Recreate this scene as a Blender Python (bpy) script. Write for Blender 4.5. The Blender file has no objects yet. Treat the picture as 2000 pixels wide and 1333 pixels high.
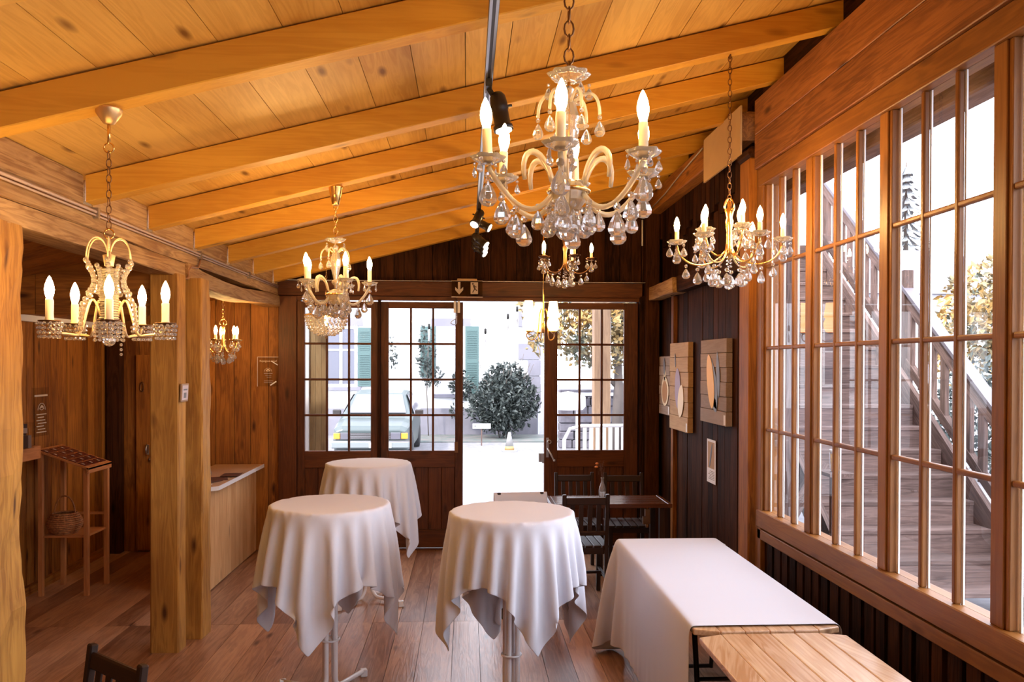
import bpy, bmesh, math, random
import numpy as np
from mathutils import Vector, Matrix

SC = bpy.context.scene
COL = SC.collection
PI = math.pi
rnd = random.Random(7)

# ------------------------------------------------------------------ camera, world, sun, exposure
cam_d = bpy.data.cameras.new('camera')
cam = bpy.data.objects.new('camera', cam_d)
COL.objects.link(cam)
cam_d.sensor_width = 36.0
cam_d.lens = 28.8
cam_d.shift_y = 0.02935
cam_d.clip_start = 0.05
cam_d.clip_end = 300
_psi, _pit, _roll = math.atan(88 / 1600), math.radians(0.5), math.radians(0.15)
cam.matrix_world = Matrix.Translation((0, 0, 1.9)) @ Matrix.Rotation(-_psi, 4, 'Z') @ Matrix.Rotation(PI / 2 - _pit, 4, 'X') @ Matrix.Rotation(_roll, 4, 'Z')
SC.camera = cam

SKY = 7.8
world = bpy.data.worlds.new('overcast_sky')
SC.world = world
world.use_nodes = True
wn = world.node_tree.nodes
wbg = wn['Background']
wbg.inputs['Color'].default_value = (0.82, 0.87, 1.0, 1)
wbg.inputs['Strength'].default_value = SKY

sun_d = bpy.data.lights.new('sun', 'SUN')
sun_d.energy = 6.0
sun_d.angle = math.radians(3)
sun_d.color = (1.0, 0.93, 0.84)
sun = bpy.data.objects.new('sun', sun_d)
COL.objects.link(sun)
sun.rotation_euler = Vector((0.62, 0.55, -0.95)).to_track_quat('-Z', 'Y').to_euler()

SC.view_settings.view_transform = 'Standard'
SC.view_settings.look = 'None'
SC.view_settings.gamma = 1
SC.view_settings.exposure = 0.0
SC.view_settings.use_curve_mapping = False
BULB = 275.0
SC.cycles.max_bounces = 10
SC.cycles.transparent_max_bounces = 16
SC.cycles.transmission_bounces = 8
SC.cycles.caustics_refractive = False
SC.cycles.sample_clamp_indirect = 6.0


def portal(loc, rot, sx, sy):
    d = bpy.data.lights.new('daylight_portal', 'AREA')
    d.shape = 'RECTANGLE'
    d.size, d.size_y = sx, sy
    d.cycles.is_portal = True
    o = bpy.data.objects.new('daylight_portal', d)
    o.location, o.rotation_euler = loc, rot
    COL.objects.link(o)


portal((2.02, 1.5, 2.0), (0, PI / 2, 0), 2.3, 7.5)       # the long window wall (light comes in along -X)
portal((0.05, 8.6, 1.5), (-PI / 2, 0, 0), 3.6, 2.9)      # the glazed doors

# ------------------------------------------------------------------ materials
MATS = {}


def new_mat(name):
    m = bpy.data.materials.new(name)
    m.use_nodes = True
    nt = m.node_tree
    return m, nt, nt.nodes['Principled BSDF']


def N(nt, t, **kw):
    n = nt.nodes.new(t)
    for k, v in kw.items():
        setattr(n, k, v)
    return n


def wood(name, light, dark, rough=0.55, streak=1.0, knots=1.0, var=0.35, bump=0.25, spec=0.3):
    """Sawn timber: reads the 'gc' attribute (grain coordinate, metres, first axis along the grain) and 'rnd'."""
    m, nt, p = new_mat(name)
    L = nt.links.new
    a = N(nt, 'ShaderNodeAttribute', attribute_name='gc')
    r = N(nt, 'ShaderNodeAttribute', attribute_name='rnd')
    mp = N(nt, 'ShaderNodeMapping')
    mp.inputs['Scale'].default_value = (0.9, 11, 11)
    L(a.outputs['Vector'], mp.inputs['Vector'])
    n1 = N(nt, 'ShaderNodeTexNoise')
    n1.inputs['Scale'].default_value = 1.6
    n1.inputs['Detail'].default_value = 5
    n1.inputs['Distortion'].default_value = 0.8
    L(mp.outputs[0], n1.inputs['Vector'])
    wv = N(nt, 'ShaderNodeMath', operation='MULTIPLY')
    wv.inputs[1].default_value = 34
    L(n1.outputs['Fac'], wv.inputs[0])
    sn = N(nt, 'ShaderNodeMath', operation='SINE')
    L(wv.outputs[0], sn.inputs[0])
    mr = N(nt, 'ShaderNodeMapRange')
    mr.inputs['From Min'].default_value = -1
    mr.inputs['From Max'].default_value = 1
    L(sn.outputs[0], mr.inputs['Value'])
    mp2 = N(nt, 'ShaderNodeMapping')
    mp2.inputs['Scale'].default_value = (2.5, 110, 110)
    L(a.outputs['Vector'], mp2.inputs['Vector'])
    n2 = N(nt, 'ShaderNodeTexNoise')
    n2.inputs['Scale'].default_value = 1.0
    n2.inputs['Detail'].default_value = 3
    L(mp2.outputs[0], n2.inputs['Vector'])
    # large soft blotches
    mp4 = N(nt, 'ShaderNodeMapping')
    mp4.inputs['Scale'].default_value = (1.2, 4, 4)
    L(a.outputs['Vector'], mp4.inputs['Vector'])
    n4 = N(nt, 'ShaderNodeTexNoise')
    n4.inputs['Scale'].default_value = 1.4
    n4.inputs['Detail'].default_value = 3
    L(mp4.outputs[0], n4.inputs['Vector'])
    # sum
    s1 = N(nt, 'ShaderNodeMath', operation='MULTIPLY')
    s1.inputs[1].default_value = 0.30 * streak
    L(mr.outputs[0], s1.inputs[0])
    s2 = N(nt, 'ShaderNodeMath', operation='MULTIPLY_ADD')
    s2.inputs[1].default_value = 0.45 * streak
    L(n2.outputs['Fac'], s2.inputs[0])
    L(s1.outputs[0], s2.inputs[2])
    s3 = N(nt, 'ShaderNodeMath', operation='MULTIPLY_ADD')
    s3.inputs[1].default_value = 0.9
    L(n4.outputs['Fac'], s3.inputs[0])
    L(s2.outputs[0], s3.inputs[2])
    s4 = N(nt, 'ShaderNodeMath', operation='MULTIPLY_ADD')
    s4.inputs[1].default_value = var
    L(r.outputs['Fac'], s4.inputs[0])
    L(s3.outputs[0], s4.inputs[2])
    mm = N(nt, 'ShaderNodeMapRange')
    mm.inputs['From Min'].default_value = 0.52 + var * 0.2
    mm.inputs['From Max'].default_value = 1.0 + var * 0.8
    L(s4.outputs[0], mm.inputs['Value'])
    mix = N(nt, 'ShaderNodeMix', data_type='RGBA')
    L(mm.outputs[0], mix.inputs['Factor'])
    mix.inputs[6].default_value = (*light, 1)
    mix.inputs[7].default_value = (*dark, 1)
    # knots
    mp3 = N(nt, 'ShaderNodeMapping')
    mp3.inputs['Scale'].default_value = (2.1, 6.5, 6.5)
    L(a.outputs['Vector'], mp3.inputs['Vector'])
    vo = N(nt, 'ShaderNodeTexVoronoi')
    vo.inputs['Scale'].default_value = 1.0
    L(mp3.outputs[0], vo.inputs['Vector'])
    kr = N(nt, 'ShaderNodeMapRange')
    kr.inputs['From Min'].default_value = 0.05
    kr.inputs['From Max'].default_value = 0.17
    kr.inputs['To Min'].default_value = 0.95 * knots
    kr.inputs['To Max'].default_value = 0.0
    L(vo.outputs['Distance'], kr.inputs['Value'])
    mk = N(nt, 'ShaderNodeMix', data_type='RGBA')
    L(kr.outputs[0], mk.inputs['Factor'])
    L(mix.outputs[2], mk.inputs[6])
    mk.inputs[7].default_value = (dark[0] * 0.35, dark[1] * 0.28, dark[2] * 0.28, 1)
    L(mk.outputs[2], p.inputs['Base Color'])
    p.inputs['Roughness'].default_value = rough
    p.inputs['Specular IOR Level'].default_value = spec
    b = N(nt, 'ShaderNodeBump')
    b.inputs['Strength'].default_value = bump
    b.inputs['Distance'].default_value = 0.003
    L(s2.outputs[0], b.inputs['Height'])
    L(b.outputs[0], p.inputs['Normal'])
    MATS[name] = m
    return m


def plain(name, col, rough=0.5, metal=0.0, noise=0.0, nscale=20, spec=0.5, bump=0.0, col2=None, trans=0, sheen=0):
    m, nt, p = new_mat(name)
    p.inputs['Base Color'].default_value = (*col, 1)
    p.inputs['Roughness'].default_value = rough
    p.inputs['Metallic'].default_value = metal
    p.inputs['Specular IOR Level'].default_value = spec
    if trans:
        p.inputs['Transmission Weight'].default_value = trans
    if noise or bump or col2:
        tc = N(nt, 'ShaderNodeTexCoord')
        n = N(nt, 'ShaderNodeTexNoise')
        n.inputs['Scale'].default_value = nscale
        n.inputs['Detail'].default_value = 6
        nt.links.new(tc.outputs['Object'], n.inputs['Vector'])
        c2 = col2 or tuple(c * (1 - noise) for c in col)
        mr = N(nt, 'ShaderNodeMapRange')
        mr.inputs['From Min'].default_value = 0.35
        mr.inputs['From Max'].default_value = 0.65
        nt.links.new(n.outputs['Fac'], mr.inputs['Value'])
        mx = N(nt, 'ShaderNodeMix', data_type='RGBA')
        nt.links.new(mr.outputs[0], mx.inputs['Factor'])
        mx.inputs[6].default_value = (*col, 1)
        mx.inputs[7].default_value = (*c2, 1)
        nt.links.new(mx.outputs[2], p.inputs['Base Color'])
        if bump:
            b = N(nt, 'ShaderNodeBump')
            b.inputs['Strength'].default_value = bump
            b.inputs['Distance'].default_value = 0.01
            nt.links.new(n.outputs['Fac'], b.inputs['Height'])
            nt.links.new(b.outputs[0], p.inputs['Normal'])
    MATS[name] = m
    return m


def emis(name, col, strength, base=None):
    m, nt, p = new_mat(name)
    p.inputs['Base Color'].default_value = (*(base or (0.8, 0.7, 0.5)), 1)
    p.inputs['Emission Color'].default_value = (*col, 1)
    p.inputs['Emission Strength'].default_value = strength
    MATS[name] = m
    return m


def pane_glass(name, tint=(1, 1, 1), ior=1.45):
    m = bpy.data.materials.new(name)
    m.use_nodes = True
    nt = m.node_tree
    nt.nodes.remove(nt.nodes['Principled BSDF'])
    out = nt.nodes['Material Output']
    fr = N(nt, 'ShaderNodeFresnel')
    fr.inputs['IOR'].default_value = ior
    tr = N(nt, 'ShaderNodeBsdfTransparent')
    tr.inputs['Color'].default_value = (*tint, 1)
    gl = N(nt, 'ShaderNodeBsdfGlossy')
    gl.inputs['Roughness'].default_value = 0.0
    mx = N(nt, 'ShaderNodeMixShader')
    geo = N(nt, 'ShaderNodeNewGeometry')
    inv = N(nt, 'ShaderNodeMath', operation='SUBTRACT')
    inv.inputs[0].default_value = 1.0
    nt.links.new(geo.outputs['Backfacing'], inv.inputs[1])
    mul = N(nt, 'ShaderNodeMath', operation='MULTIPLY')
    nt.links.new(fr.outputs[0], mul.inputs[0])
    nt.links.new(inv.outputs[0], mul.inputs[1])
    nt.links.new(mul.outputs[0], mx.inputs[0])
    nt.links.new(tr.outputs[0], mx.inputs[1])
    nt.links.new(gl.outputs[0], mx.inputs[2])
    nt.links.new(mx.outputs[0], out.inputs['Surface'])
    MATS[name] = m
    return m


W_CEIL = wood('ceiling_pine', (0.76, 0.47, 0.125), (0.50, 0.25, 0.045), rough=0.5, streak=0.7, knots=1.0, var=0.5, bump=0.15)
W_RAFT = wood('rafter_pine', (0.76, 0.41, 0.055), (0.58, 0.26, 0.028), rough=0.5, streak=0.6, knots=0.6, var=0.2, bump=0.2)
W_BEAM = wood('hewn_beam', (0.50, 0.31, 0.13), (0.23, 0.11, 0.038), rough=0.7, streak=1.0, knots=0.7, var=0.3, bump=0.8)
W_POST = wood('sawn_post', (0.52, 0.27, 0.055), (0.21, 0.08, 0.016), rough=0.65, streak=0.65, knots=1.0, var=0.2, bump=0.5)
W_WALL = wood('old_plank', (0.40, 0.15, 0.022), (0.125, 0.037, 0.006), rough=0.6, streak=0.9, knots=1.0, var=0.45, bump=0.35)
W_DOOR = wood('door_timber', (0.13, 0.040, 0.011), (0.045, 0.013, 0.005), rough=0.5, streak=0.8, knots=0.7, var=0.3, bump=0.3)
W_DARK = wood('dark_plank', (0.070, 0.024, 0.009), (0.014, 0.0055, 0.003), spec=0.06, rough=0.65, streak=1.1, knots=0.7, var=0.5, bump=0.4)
W_WIN = wood('window_timber', (0.29, 0.118, 0.026), (0.15, 0.052, 0.012), rough=0.45, streak=0.7, knots=0.6, var=0.25, bump=0.2)
W_FLOOR = wood('floor_plank', (0.55, 0.31, 0.18), (0.19, 0.082, 0.043), spec=0.6, rough=0.30, streak=1.0, knots=1.0, var=0.7, bump=0.35)
W_PINE = wood('pale_pine', (0.74, 0.46, 0.22), (0.52, 0.26, 0.10), rough=0.5, streak=0.8, knots=0.5, var=0.35, bump=0.15)
W_TABLE = wood('beer_table_wood', (0.74, 0.50, 0.30), (0.46, 0.235, 0.10), spec=0.6, rough=0.27, streak=0.9, knots=0.9, var=0.45, bump=0.15)
W_STAND = wood('stand_wood', (0.50, 0.20, 0.065), (0.30, 0.105, 0.032), rough=0.5, streak=0.7, knots=0.4, var=0.2, bump=0.2)
W_CHAIR = wood('black_brown_wood', (0.040, 0.018, 0.010), (0.015, 0.007, 0.005), rough=0.4, streak=0.5, knots=0.2, var=0.2, bump=0.1)
W_DTAB = wood('dark_table_wood', (0.12, 0.040, 0.016), (0.05, 0.017, 0.008), rough=0.22, streak=0.6, knots=0.3, var=0.2, bump=0.1)
W_OUT = wood('weathered_timber', (0.21, 0.135, 0.115), (0.085, 0.053, 0.045), rough=0.8, streak=1.1, knots=0.7, var=0.35, bump=0.6)
W_OUTP = wood('outdoor_post_timber', (0.26, 0.165, 0.10), (0.15, 0.088, 0.055), rough=0.7, streak=0.8, knots=0.5, var=0.2, bump=0.4)
W_OUTY = wood('outdoor_yellow_timber', (0.30, 0.20, 0.095), (0.22, 0.135, 0.06), rough=0.7, streak=0.8, knots=0.5, var=0.2, bump=0.4)

CLOTH = plain('white_linen', (0.655, 0.665, 0.735), rough=0.85, spec=0.2)
_p = CLOTH.node_tree.nodes['Principled BSDF']
_p.inputs['Sheen Weight'].default_value = 0.1


def crystal_glass(name, tint, milk, milk_col, rough=0.02, ior=1.55):
    """Cut glass: clear glass with milky scattering put in so the pieces look aglow."""
    m, nt, p = new_mat(name)
    p.inputs['Base Color'].default_value = (*tint, 1)
    p.inputs['Roughness'].default_value = rough
    p.inputs['IOR'].default_value = ior
    p.inputs['Transmission Weight'].default_value = 1.0
    tl = N(nt, 'ShaderNodeBsdfTranslucent')
    tl.inputs['Color'].default_value = (*milk_col, 1)
    df = N(nt, 'ShaderNodeBsdfDiffuse')
    df.inputs['Color'].default_value = (*milk_col, 1)
    m1 = N(nt, 'ShaderNodeMixShader')
    m1.inputs[0].default_value = 0.5
    nt.links.new(tl.outputs[0], m1.inputs[1])
    nt.links.new(df.outputs[0], m1.inputs[2])
    m2 = N(nt, 'ShaderNodeMixShader')
    m2.inputs[0].default_value = milk  # milky share put in to make the glass look brighter lit
    nt.links.new(p.outputs[0], m2.inputs[1])
    nt.links.new(m1.outputs[0], m2.inputs[2])
    nt.links.new(m2.outputs[0], nt.nodes['Material Output'].inputs['Surface'])
    MATS[name] = m
    return m


CRYSTAL = crystal_glass('cut_crystal', (1.0, 0.98, 0.96), 0.17, (1.0, 0.94, 0.88))
AMBER = crystal_glass('warm_pressed_glass', (1.0, 0.90, 0.68), 0.45, (0.98, 0.88, 0.68), rough=.1, ior=1.5)
BRASS = plain('aged_brass', (0.72, 0.42, 0.14), rough=0.3, metal=1.0)
GOLD = plain('polished_gold', (0.95, 0.62, 0.22), rough=0.22, metal=1.0)
BRONZE = plain('dark_bronze', (0.22, 0.11, 0.05), rough=0.4, metal=1.0)
IVORY = plain('ivory_candle_sleeve', (0.85, 0.72, 0.48), rough=0.5)
_p = IVORY.node_tree.nodes['Principled BSDF']
_p.inputs['Subsurface Weight'].default_value = 0.0
FLAME = emis('glowing_bulb', (1.0, 0.58, 0.20), BULB)
FLAME_SOFT = emis('glowing_bulb_soft', (1.0, 0.60, 0.24), BULB * 0.55)
SHADEGLOW = emis('lit_frosted_glass', (1.0, 0.50, 0.17), 9.0, (0.9, 0.8, 0.6))
SPOTGLOW = emis('lit_spot_lens', (1.0, 0.80, 0.55), 20.0)
WHITE_METAL = plain('white_enamelled_steel', (0.78, 0.76, 0.78), rough=0.3)
WHITE_PLASTIC = plain('white_plastic', (0.8, 0.8, 0.82), rough=0.4)
STEEL = plain('brushed_steel', (0.55, 0.54, 0.54), rough=0.3, metal=1.0)
BLACK_METAL = plain('black_enamel', (0.02, 0.014, 0.012), rough=0.35)
BLACK = plain('matt_black', (0.01, 0.008, 0.007), rough=0.8)
PAPER = plain('white_paper', (0.75, 0.72, 0.70), rough=0.7)
BEIGE = plain('beige_board', (0.52, 0.34, 0.17), rough=0.7, noise=0.1, nscale=4)
RED = plain('oxblood_card', (0.10, 0.018, 0.012), rough=0.3)
WICKER = plain('basket_wicker', (0.42, 0.16, 0.05), rough=0.7, bump=0.6, nscale=60, noise=0.5)
LAMINATE = plain('counter_laminate', (0.62, 0.40, 0.24), rough=0.25)
EDGE = plain('white_edge_band', (0.82, 0.80, 0.80), rough=0.35)
PANE = pane_glass('window_glass')
ACRYL = pane_glass('acrylic_sheet', (0.93, 0.93, 0.93))
LEAF = plain('shrub_leaf', (0.055, 0.068, 0.062), rough=0.6, noise=0.4, nscale=3)
LEAF2 = plain('autumn_leaf', (0.42, 0.24, 0.06), rough=0.6, nscale=1.6, col2=(0.09, 0.11, 0.085))
LEAF3 = plain('hedge_leaf', (0.065, 0.085, 0.08), rough=0.6, noise=0.3, nscale=2)
CONIF = plain('conifer_needles', (0.15, 0.16, 0.165), rough=0.8)
PLASTER = plain('white_render', (0.72, 0.72, 0.74), rough=0.9, noise=0.05, nscale=1.5)
PLINTH = plain('grey_plinth', (0.20, 0.19, 0.22), rough=0.9, noise=0.2, nscale=3)
QUOIN = plain('pale_quoin_stone', (0.20, 0.19, 0.225), rough=0.9, noise=0.15, nscale=2)
SHUT = plain('green_shutter_paint', (0.065, 0.115, 0.110), rough=0.6)  # greyed green: haze over the yard is put into the colour
DGLASS = plain('dark_window_pane', (0.10, 0.10, 0.13), rough=0.1)
GRAVEL = plain('pale_gravel', (0.18, 0.173, 0.185), rough=0.95, nscale=9, col2=(0.125, 0.12, 0.135), bump=0.5)
GRASS = plain('thin_grass', (0.065, 0.085, 0.078), rough=0.95, nscale=4, col2=(0.12, 0.105, 0.10))
STONE = plain('dark_field_stone', (0.07, 0.062, 0.075), rough=0.95, nscale=5, col2=(0.13, 0.12, 0.14), bump=0.8)
CARPAINT = plain('grey_green_car_paint', (0.055, 0.072, 0.072), rough=0.3)
CARGLASS = plain('pale_windscreen', (0.11, 0.105, 0.125), rough=0.08)
RUBBER = plain('black_rubber', (0.02, 0.02, 0.022), rough=0.8)
ORANGE = plain('orange_lens', (0.85, 0.28, 0.03), rough=0.3)
CONEW = plain('cone_white', (0.30, 0.29, 0.28), rough=0.6)
CONEO = plain('cone_faded_orange', (0.34, 0.21, 0.08), rough=0.6)
ROOFT = plain('grey_roof_tile', (0.19, 0.175, 0.20), rough=0.9, noise=0.25, nscale=6)
BARK = plain('bark', (0.10, 0.08, 0.07), rough=0.9)
OCHRE = plain('ochre_paint', (0.90, 0.50, 0.045), rough=0.5)
BLUEGREY = plain('slate_blue_paint', (0.15, 0.15, 0.17), rough=0.5)
MAUVE = plain('mauve_paint', (0.34, 0.25, 0.32), rough=0.5)
CREAM = plain('cream_paint', (0.80, 0.66, 0.44), rough=0.5)
UMBER = plain('umber_paint', (0.45, 0.22, 0.08), rough=0.5)
W_ART = wood('painted_block_tan', (0.50, 0.32, 0.16), (0.36, 0.21, 0.10), rough=0.7, streak=0.7, knots=0.2, var=0.3, bump=0.3)
W_ARTG = wood('painted_block_grey', (0.34, 0.25, 0.19), (0.24, 0.165, 0.12), rough=0.7, streak=0.7, knots=0.2, var=0.3, bump=0.3)
AMBERDRINK = plain('beer_amber', (0.85, 0.45, 0.06), rough=0.1)


# ------------------------------------------------------------------ mesh building
class MB:
    """Collects shapes (local metres); build() links them as ONE mesh object."""

    def __init__(s, seed=None):
        s.v, s.f, s.g, s.r, s.sm, s.mi = [], [], [], [], [], []
        s.mat = 0

    def add(s, vs, fs, gc=None, r=None, smooth=False):
        b = len(s.v)
        s.v.extend([tuple(v) for v in vs])
        if gc is None:
            gc = [tuple(v) for v in vs]
        s.g.extend([tuple(g) for g in gc])
        if r is None:
            r = 0.5
        s.r.extend([r] * len(vs))
        for f in fs:
            s.f.append(tuple(b + i for i in f))
            s.sm.append(smooth)
            s.mi.append(s.mat)
        return s

    def hexa(s, P, axis=0, r=None):
        """P: 8 corners ordered (x-,y-,z-),(x+,y-,z-),(x+,y+,z-),(x-,y+,z-), then the same at z+ ; axis = grain direction 0,1,2."""
        P = [Vector(p) for p in P]
        o = Vector((rnd.uniform(0, 40), rnd.uniform(0, 40), rnd.uniform(0, 40)))
        ex, ey, ez = P[1] - P[0], P[3] - P[0], P[4] - P[0]
        A = [ex, ey, ez]
        order = [axis, (axis + 1) % 3, (axis + 2) % 3]
        U = [A[i].normalized() if A[i].length > 1e-9 else Vector((0, 0, 1)) for i in order]
        gc = [tuple(o[k] + (p - P[0]).dot(U[k]) for k in range(3)) for p in P]
        fs = [(0, 3, 2, 1), (4, 5, 6, 7), (0, 1, 5, 4), (1, 2, 6, 5), (2, 3, 7, 6), (3, 0, 4, 7)]
        return s.add(P, fs, gc, rnd.random() if r is None else r)

    def box(s, lo, hi, axis=None, r=None):
        x0, y0, z0 = lo
        x1, y1, z1 = hi
        if axis is None:
            d = (abs(x1 - x0), abs(y1 - y0), abs(z1 - z0))
            axis = d.index(max(d))
        return s.hexa([(x0, y0, z0), (x1, y0, z0), (x1, y1, z0), (x0, y1, z0), (x0, y0, z1), (x1, y0, z1), (x1, y1, z1), (x0, y1, z1)], axis, r)

    def bar(s, a, b, w, t, up=(0, 0, 1), r=None):
        """Rectangular bar from a to b; w across, t along up."""
        a, b, up = Vector(a), Vector(b), Vector(up)
        d = (b - a).normalized()
        sd = d.cross(up).normalized() * (w / 2)
        u = sd.cross(d).normalized() * (t / 2)
        P = [a - sd - u, b - sd - u, b + sd - u, a + sd - u, a - sd + u, b - sd + u, b + sd + u, a + sd + u]
        return s.hexa(P, 0, r)

    def lathe(s, prof, n=24, c=(0, 0, 0), smooth=True, squash=1.0, scallop=0.0, lobes=8, rot=0.0, closed=False, M=None):
        vs, fs = [], []
        k = len(prof)
        for j, (r, z) in enumerate(prof):
            for i in range(n):
                a = 2 * PI * i / n + rot
                rr = r
                zz = z
                if scallop and j >= 1:
                    q = 0.5 + 0.5 * math.cos(lobes * a)
                    rr = r * (1 - scallop * (1 - q))
                v = Vector((rr * math.cos(a), rr * math.sin(a) * squash, zz))
                if M is not None:
                    v = M @ v
                vs.append((v[0] + c[0], v[1] + c[1], v[2] + c[2]))
        for j in range(k - 1):
            for i in range(n):
                i2 = (i + 1) % n
                fs.append((j * n + i, j * n + i2, (j + 1) * n + i2, (j + 1) * n + i))
        if closed:
            for i in range(n):
                i2 = (i + 1) % n
                fs.append(((k - 1) * n + i, (k - 1) * n + i2, i2, i))
        else:
            if prof[0][0] > 1e-5:
                fs.append(tuple(range(n - 1, -1, -1)))
            if prof[-1][0] > 1e-5:
                fs.append(tuple((k - 1) * n + i for i in range(n)))
        return s.add(vs, fs, smooth=smooth)

    def tube(s, pts, r, n=8, smooth=True, caps=True, closed=False):
        pts = [Vector(p) for p in pts]
        k = len(pts)
        rs = r if isinstance(r, (list, tuple)) else [r] * k
        vs, fs = [], []
        nrm = None
        for i, p in enumerate(pts):
            if closed:
                t = (pts[(i + 1) % k] - pts[i - 1]).normalized()
            else:
                t = (pts[min(i + 1, k - 1)] - pts[max(i - 1, 0)]).normalized()
            if nrm is None:
                nrm = t.orthogonal().normalized()
            nrm = (nrm - t * nrm.dot(t))
            nrm = nrm.normalized() if nrm.length > 1e-6 else t.orthogonal().normalized()
            b = t.cross(nrm)
            for j in range(n):
                a = 2 * PI * j / n
                vs.append(p + (nrm * math.cos(a) + b * math.sin(a)) * rs[i])
        m = k if closed else k - 1
        for i in range(m):
            for j in range(n):
                j2 = (j + 1) % n
                i2 = (i + 1) % k
                fs.append((i * n + j, i * n + j2, i2 * n + j2, i2 * n + j))
        if caps and not closed:
            fs.append(tuple(range(n - 1, -1, -1)))
            fs.append(tuple((k - 1) * n + j for j in range(n)))
        return s.add(vs, fs, smooth=smooth)

    def ring(s, c, R, r, n=16, m=6, axis='Z', sx=1.0, sy=1.0, M=None):
        pts = []
        for i in range(n):
            a = 2 * PI * i / n
            p = {'Z': (R * math.cos(a) * sx, R * math.sin(a) * sy, 0), 'X': (0, R * math.cos(a) * sx, R * math.sin(a) * sy), 'Y': (R * math.cos(a) * sx, 0, R * math.sin(a) * sy)}[axis]
            p = Vector(p)
            if M is not None:
                p = M @ p
            pts.append(p + Vector(c))
        return s.tube(pts, r, m, closed=True)

    def ball(s, c, r, n=10, m=6, sq=(1, 1, 1), smooth=True):
        prof = [(math.sin(PI * i / m) * r + (1e-6 if i in (0, m) else 0), -math.cos(PI * i / m) * r * sq[2]) for i in range(m + 1)]
        return s.lathe(prof, n, c, smooth, squash=sq[1])

    def poly(s, pts, axis_vec, smooth=False):
        """Extrude polygon pts (3-D, planar) by axis_vec."""
        pts = [Vector(p) for p in pts]
        a = Vector(axis_vec)
        n = len(pts)
        vs = pts + [p + a for p in pts]
        fs = [tuple(range(n - 1, -1, -1)), tuple(range(n, 2 * n))] + [(i, (i + 1) % n, n + (i + 1) % n, n + i) for i in range(n)]
        return s.add(vs, fs, smooth=smooth)

    def build(s, name, mat, parent=None, loc=(0, 0, 0), bevel=0.0, seg=1):
        me = bpy.data.meshes.new(name)
        me.from_pydata(s.v, [], s.f)
        mats = mat if isinstance(mat, (list, tuple)) else [mat]
        for m in mats:
            me.materials.append(m)
        me.polygons.foreach_set('use_smooth', s.sm)
        if len(mats) > 1:
            me.polygons.foreach_set('material_index', s.mi)
        at = me.attributes.new('gc', 'FLOAT_VECTOR', 'POINT')
        at.data.foreach_set('vector', np.array(s.g, dtype=np.float32).ravel())
        ar = me.attributes.new('rnd', 'FLOAT', 'POINT')
        ar.data.foreach_set('value', np.array(s.r, dtype=np.float32))
        me.update()
        o = bpy.data.objects.new(name, me)
        o.location = loc
        COL.objects.link(o)
        if parent is not None:
            o.parent = parent
        if bevel:
            b = o.modifiers.new('edge_rounding', 'BEVEL')
            b.width = bevel
            b.segments = seg
            b.limit_method = 'ANGLE'
            b.angle_limit = math.radians(40)
        return o


def tag(o, label, cat, group=None, kind=None):
    o['label'] = label
    o['category'] = cat
    if group:
        o['group'] = group
    if kind:
        o['kind'] = kind
    return o


def thing(name, label, cat, loc=(0, 0, 0), rotz=0.0, group=None):
    o = bpy.data.objects.new(name, None)
    o.empty_display_size = 0.1
    o.location = loc
    o.rotation_euler = (0, 0, rotz)
    COL.objects.link(o)
    return tag(o, label, cat, group)


def structure(o):
    o['kind'] = 'structure'
    return o


def dup(root, loc=None, rotz=None, label=None):
    r = root.copy()
    COL.objects.link(r)
    if loc is not None:
        r.location = loc
    if rotz is not None:
        r.rotation_euler = (0, 0, rotz)
    if label:
        r['label'] = label

    def kids(src, dst):
        for ch in list(src.children):
            c = ch.copy()
            COL.objects.link(c)
            c.parent = dst
            kids(ch, c)
    kids(root, r)
    return r


def bez(p0, p1, p2, p3, n=12):
    out = []
    for i in range(n + 1):
        t = i / n
        u = 1 - t
        out.append(Vector(p0) * u ** 3 + Vector(p1) * 3 * u * u * t + Vector(p2) * 3 * u * t * t + Vector(p3) * t ** 3)
    return out


def ztop(x):
    """Height of the rafter undersides above the floor at x."""
    return 3.18 + 0.2525 * x


# ------------------------------------------------------------------ floor
mb = MB()
x = -3.75
while x < 2.2:
    w = rnd.uniform(0.17, 0.225)
    segs = [-2.7, rnd.uniform(-0.5, 0.8), 2.6 + rnd.choice((0, 0.9)), 6.04, 8.75]
    for a, b in zip(segs, segs[1:]):
        mb.box((x + 0.0015, a + 0.001, -0.04), (min(x + w, 2.15) - 0.0015, b - 0.001, rnd.uniform(-0.001, 0.0)), axis=1)
    x += w
structure(mb.build('floor', W_FLOOR))
structure(MB().box((-3.8, -2.8, -0.09), (2.2, 8.8, -0.045)).build('floor_joist_layer', BLACK))

# ------------------------------------------------------------------ ceiling
RAFT_Y = [-1.95, -1.1, -0.25, 0.55, 1.35, 2.2, 3.08, 4.195, 5.0, 5.83, 6.63, 7.41, 8.16]
mb = MB()
x = -2.02
while x < 2.75:
    w = rnd.uniform(0.20, 0.245)
    js = [-2.75]
    y = -2.75
    while y < 8.75:
        y = rnd.choice([q + 0.045 for q in RAFT_Y if q > y + 1.2] or [8.8])
        js.append(min(y, 8.8))
        if y >= 8.7:
            break
    for a, b in zip(js, js[1:]):
        za, zb = ztop(x) + 0.142, ztop(x + w) + 0.142
        e = 0.0016
        mb.hexa([(x + e, a + e, za), (x + w - e, a + e, zb), (x + w - e, b - e, zb), (x + e, b - e, za), (x + e, a + e, za + .02), (x + w - e, a + e, zb + .02), (x + w - e, b - e, zb + .02), (x + e, b - e, za + .02)], 1)
    x += w
structure(mb.build('ceiling', W_CEIL))
mb = MB()
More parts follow.
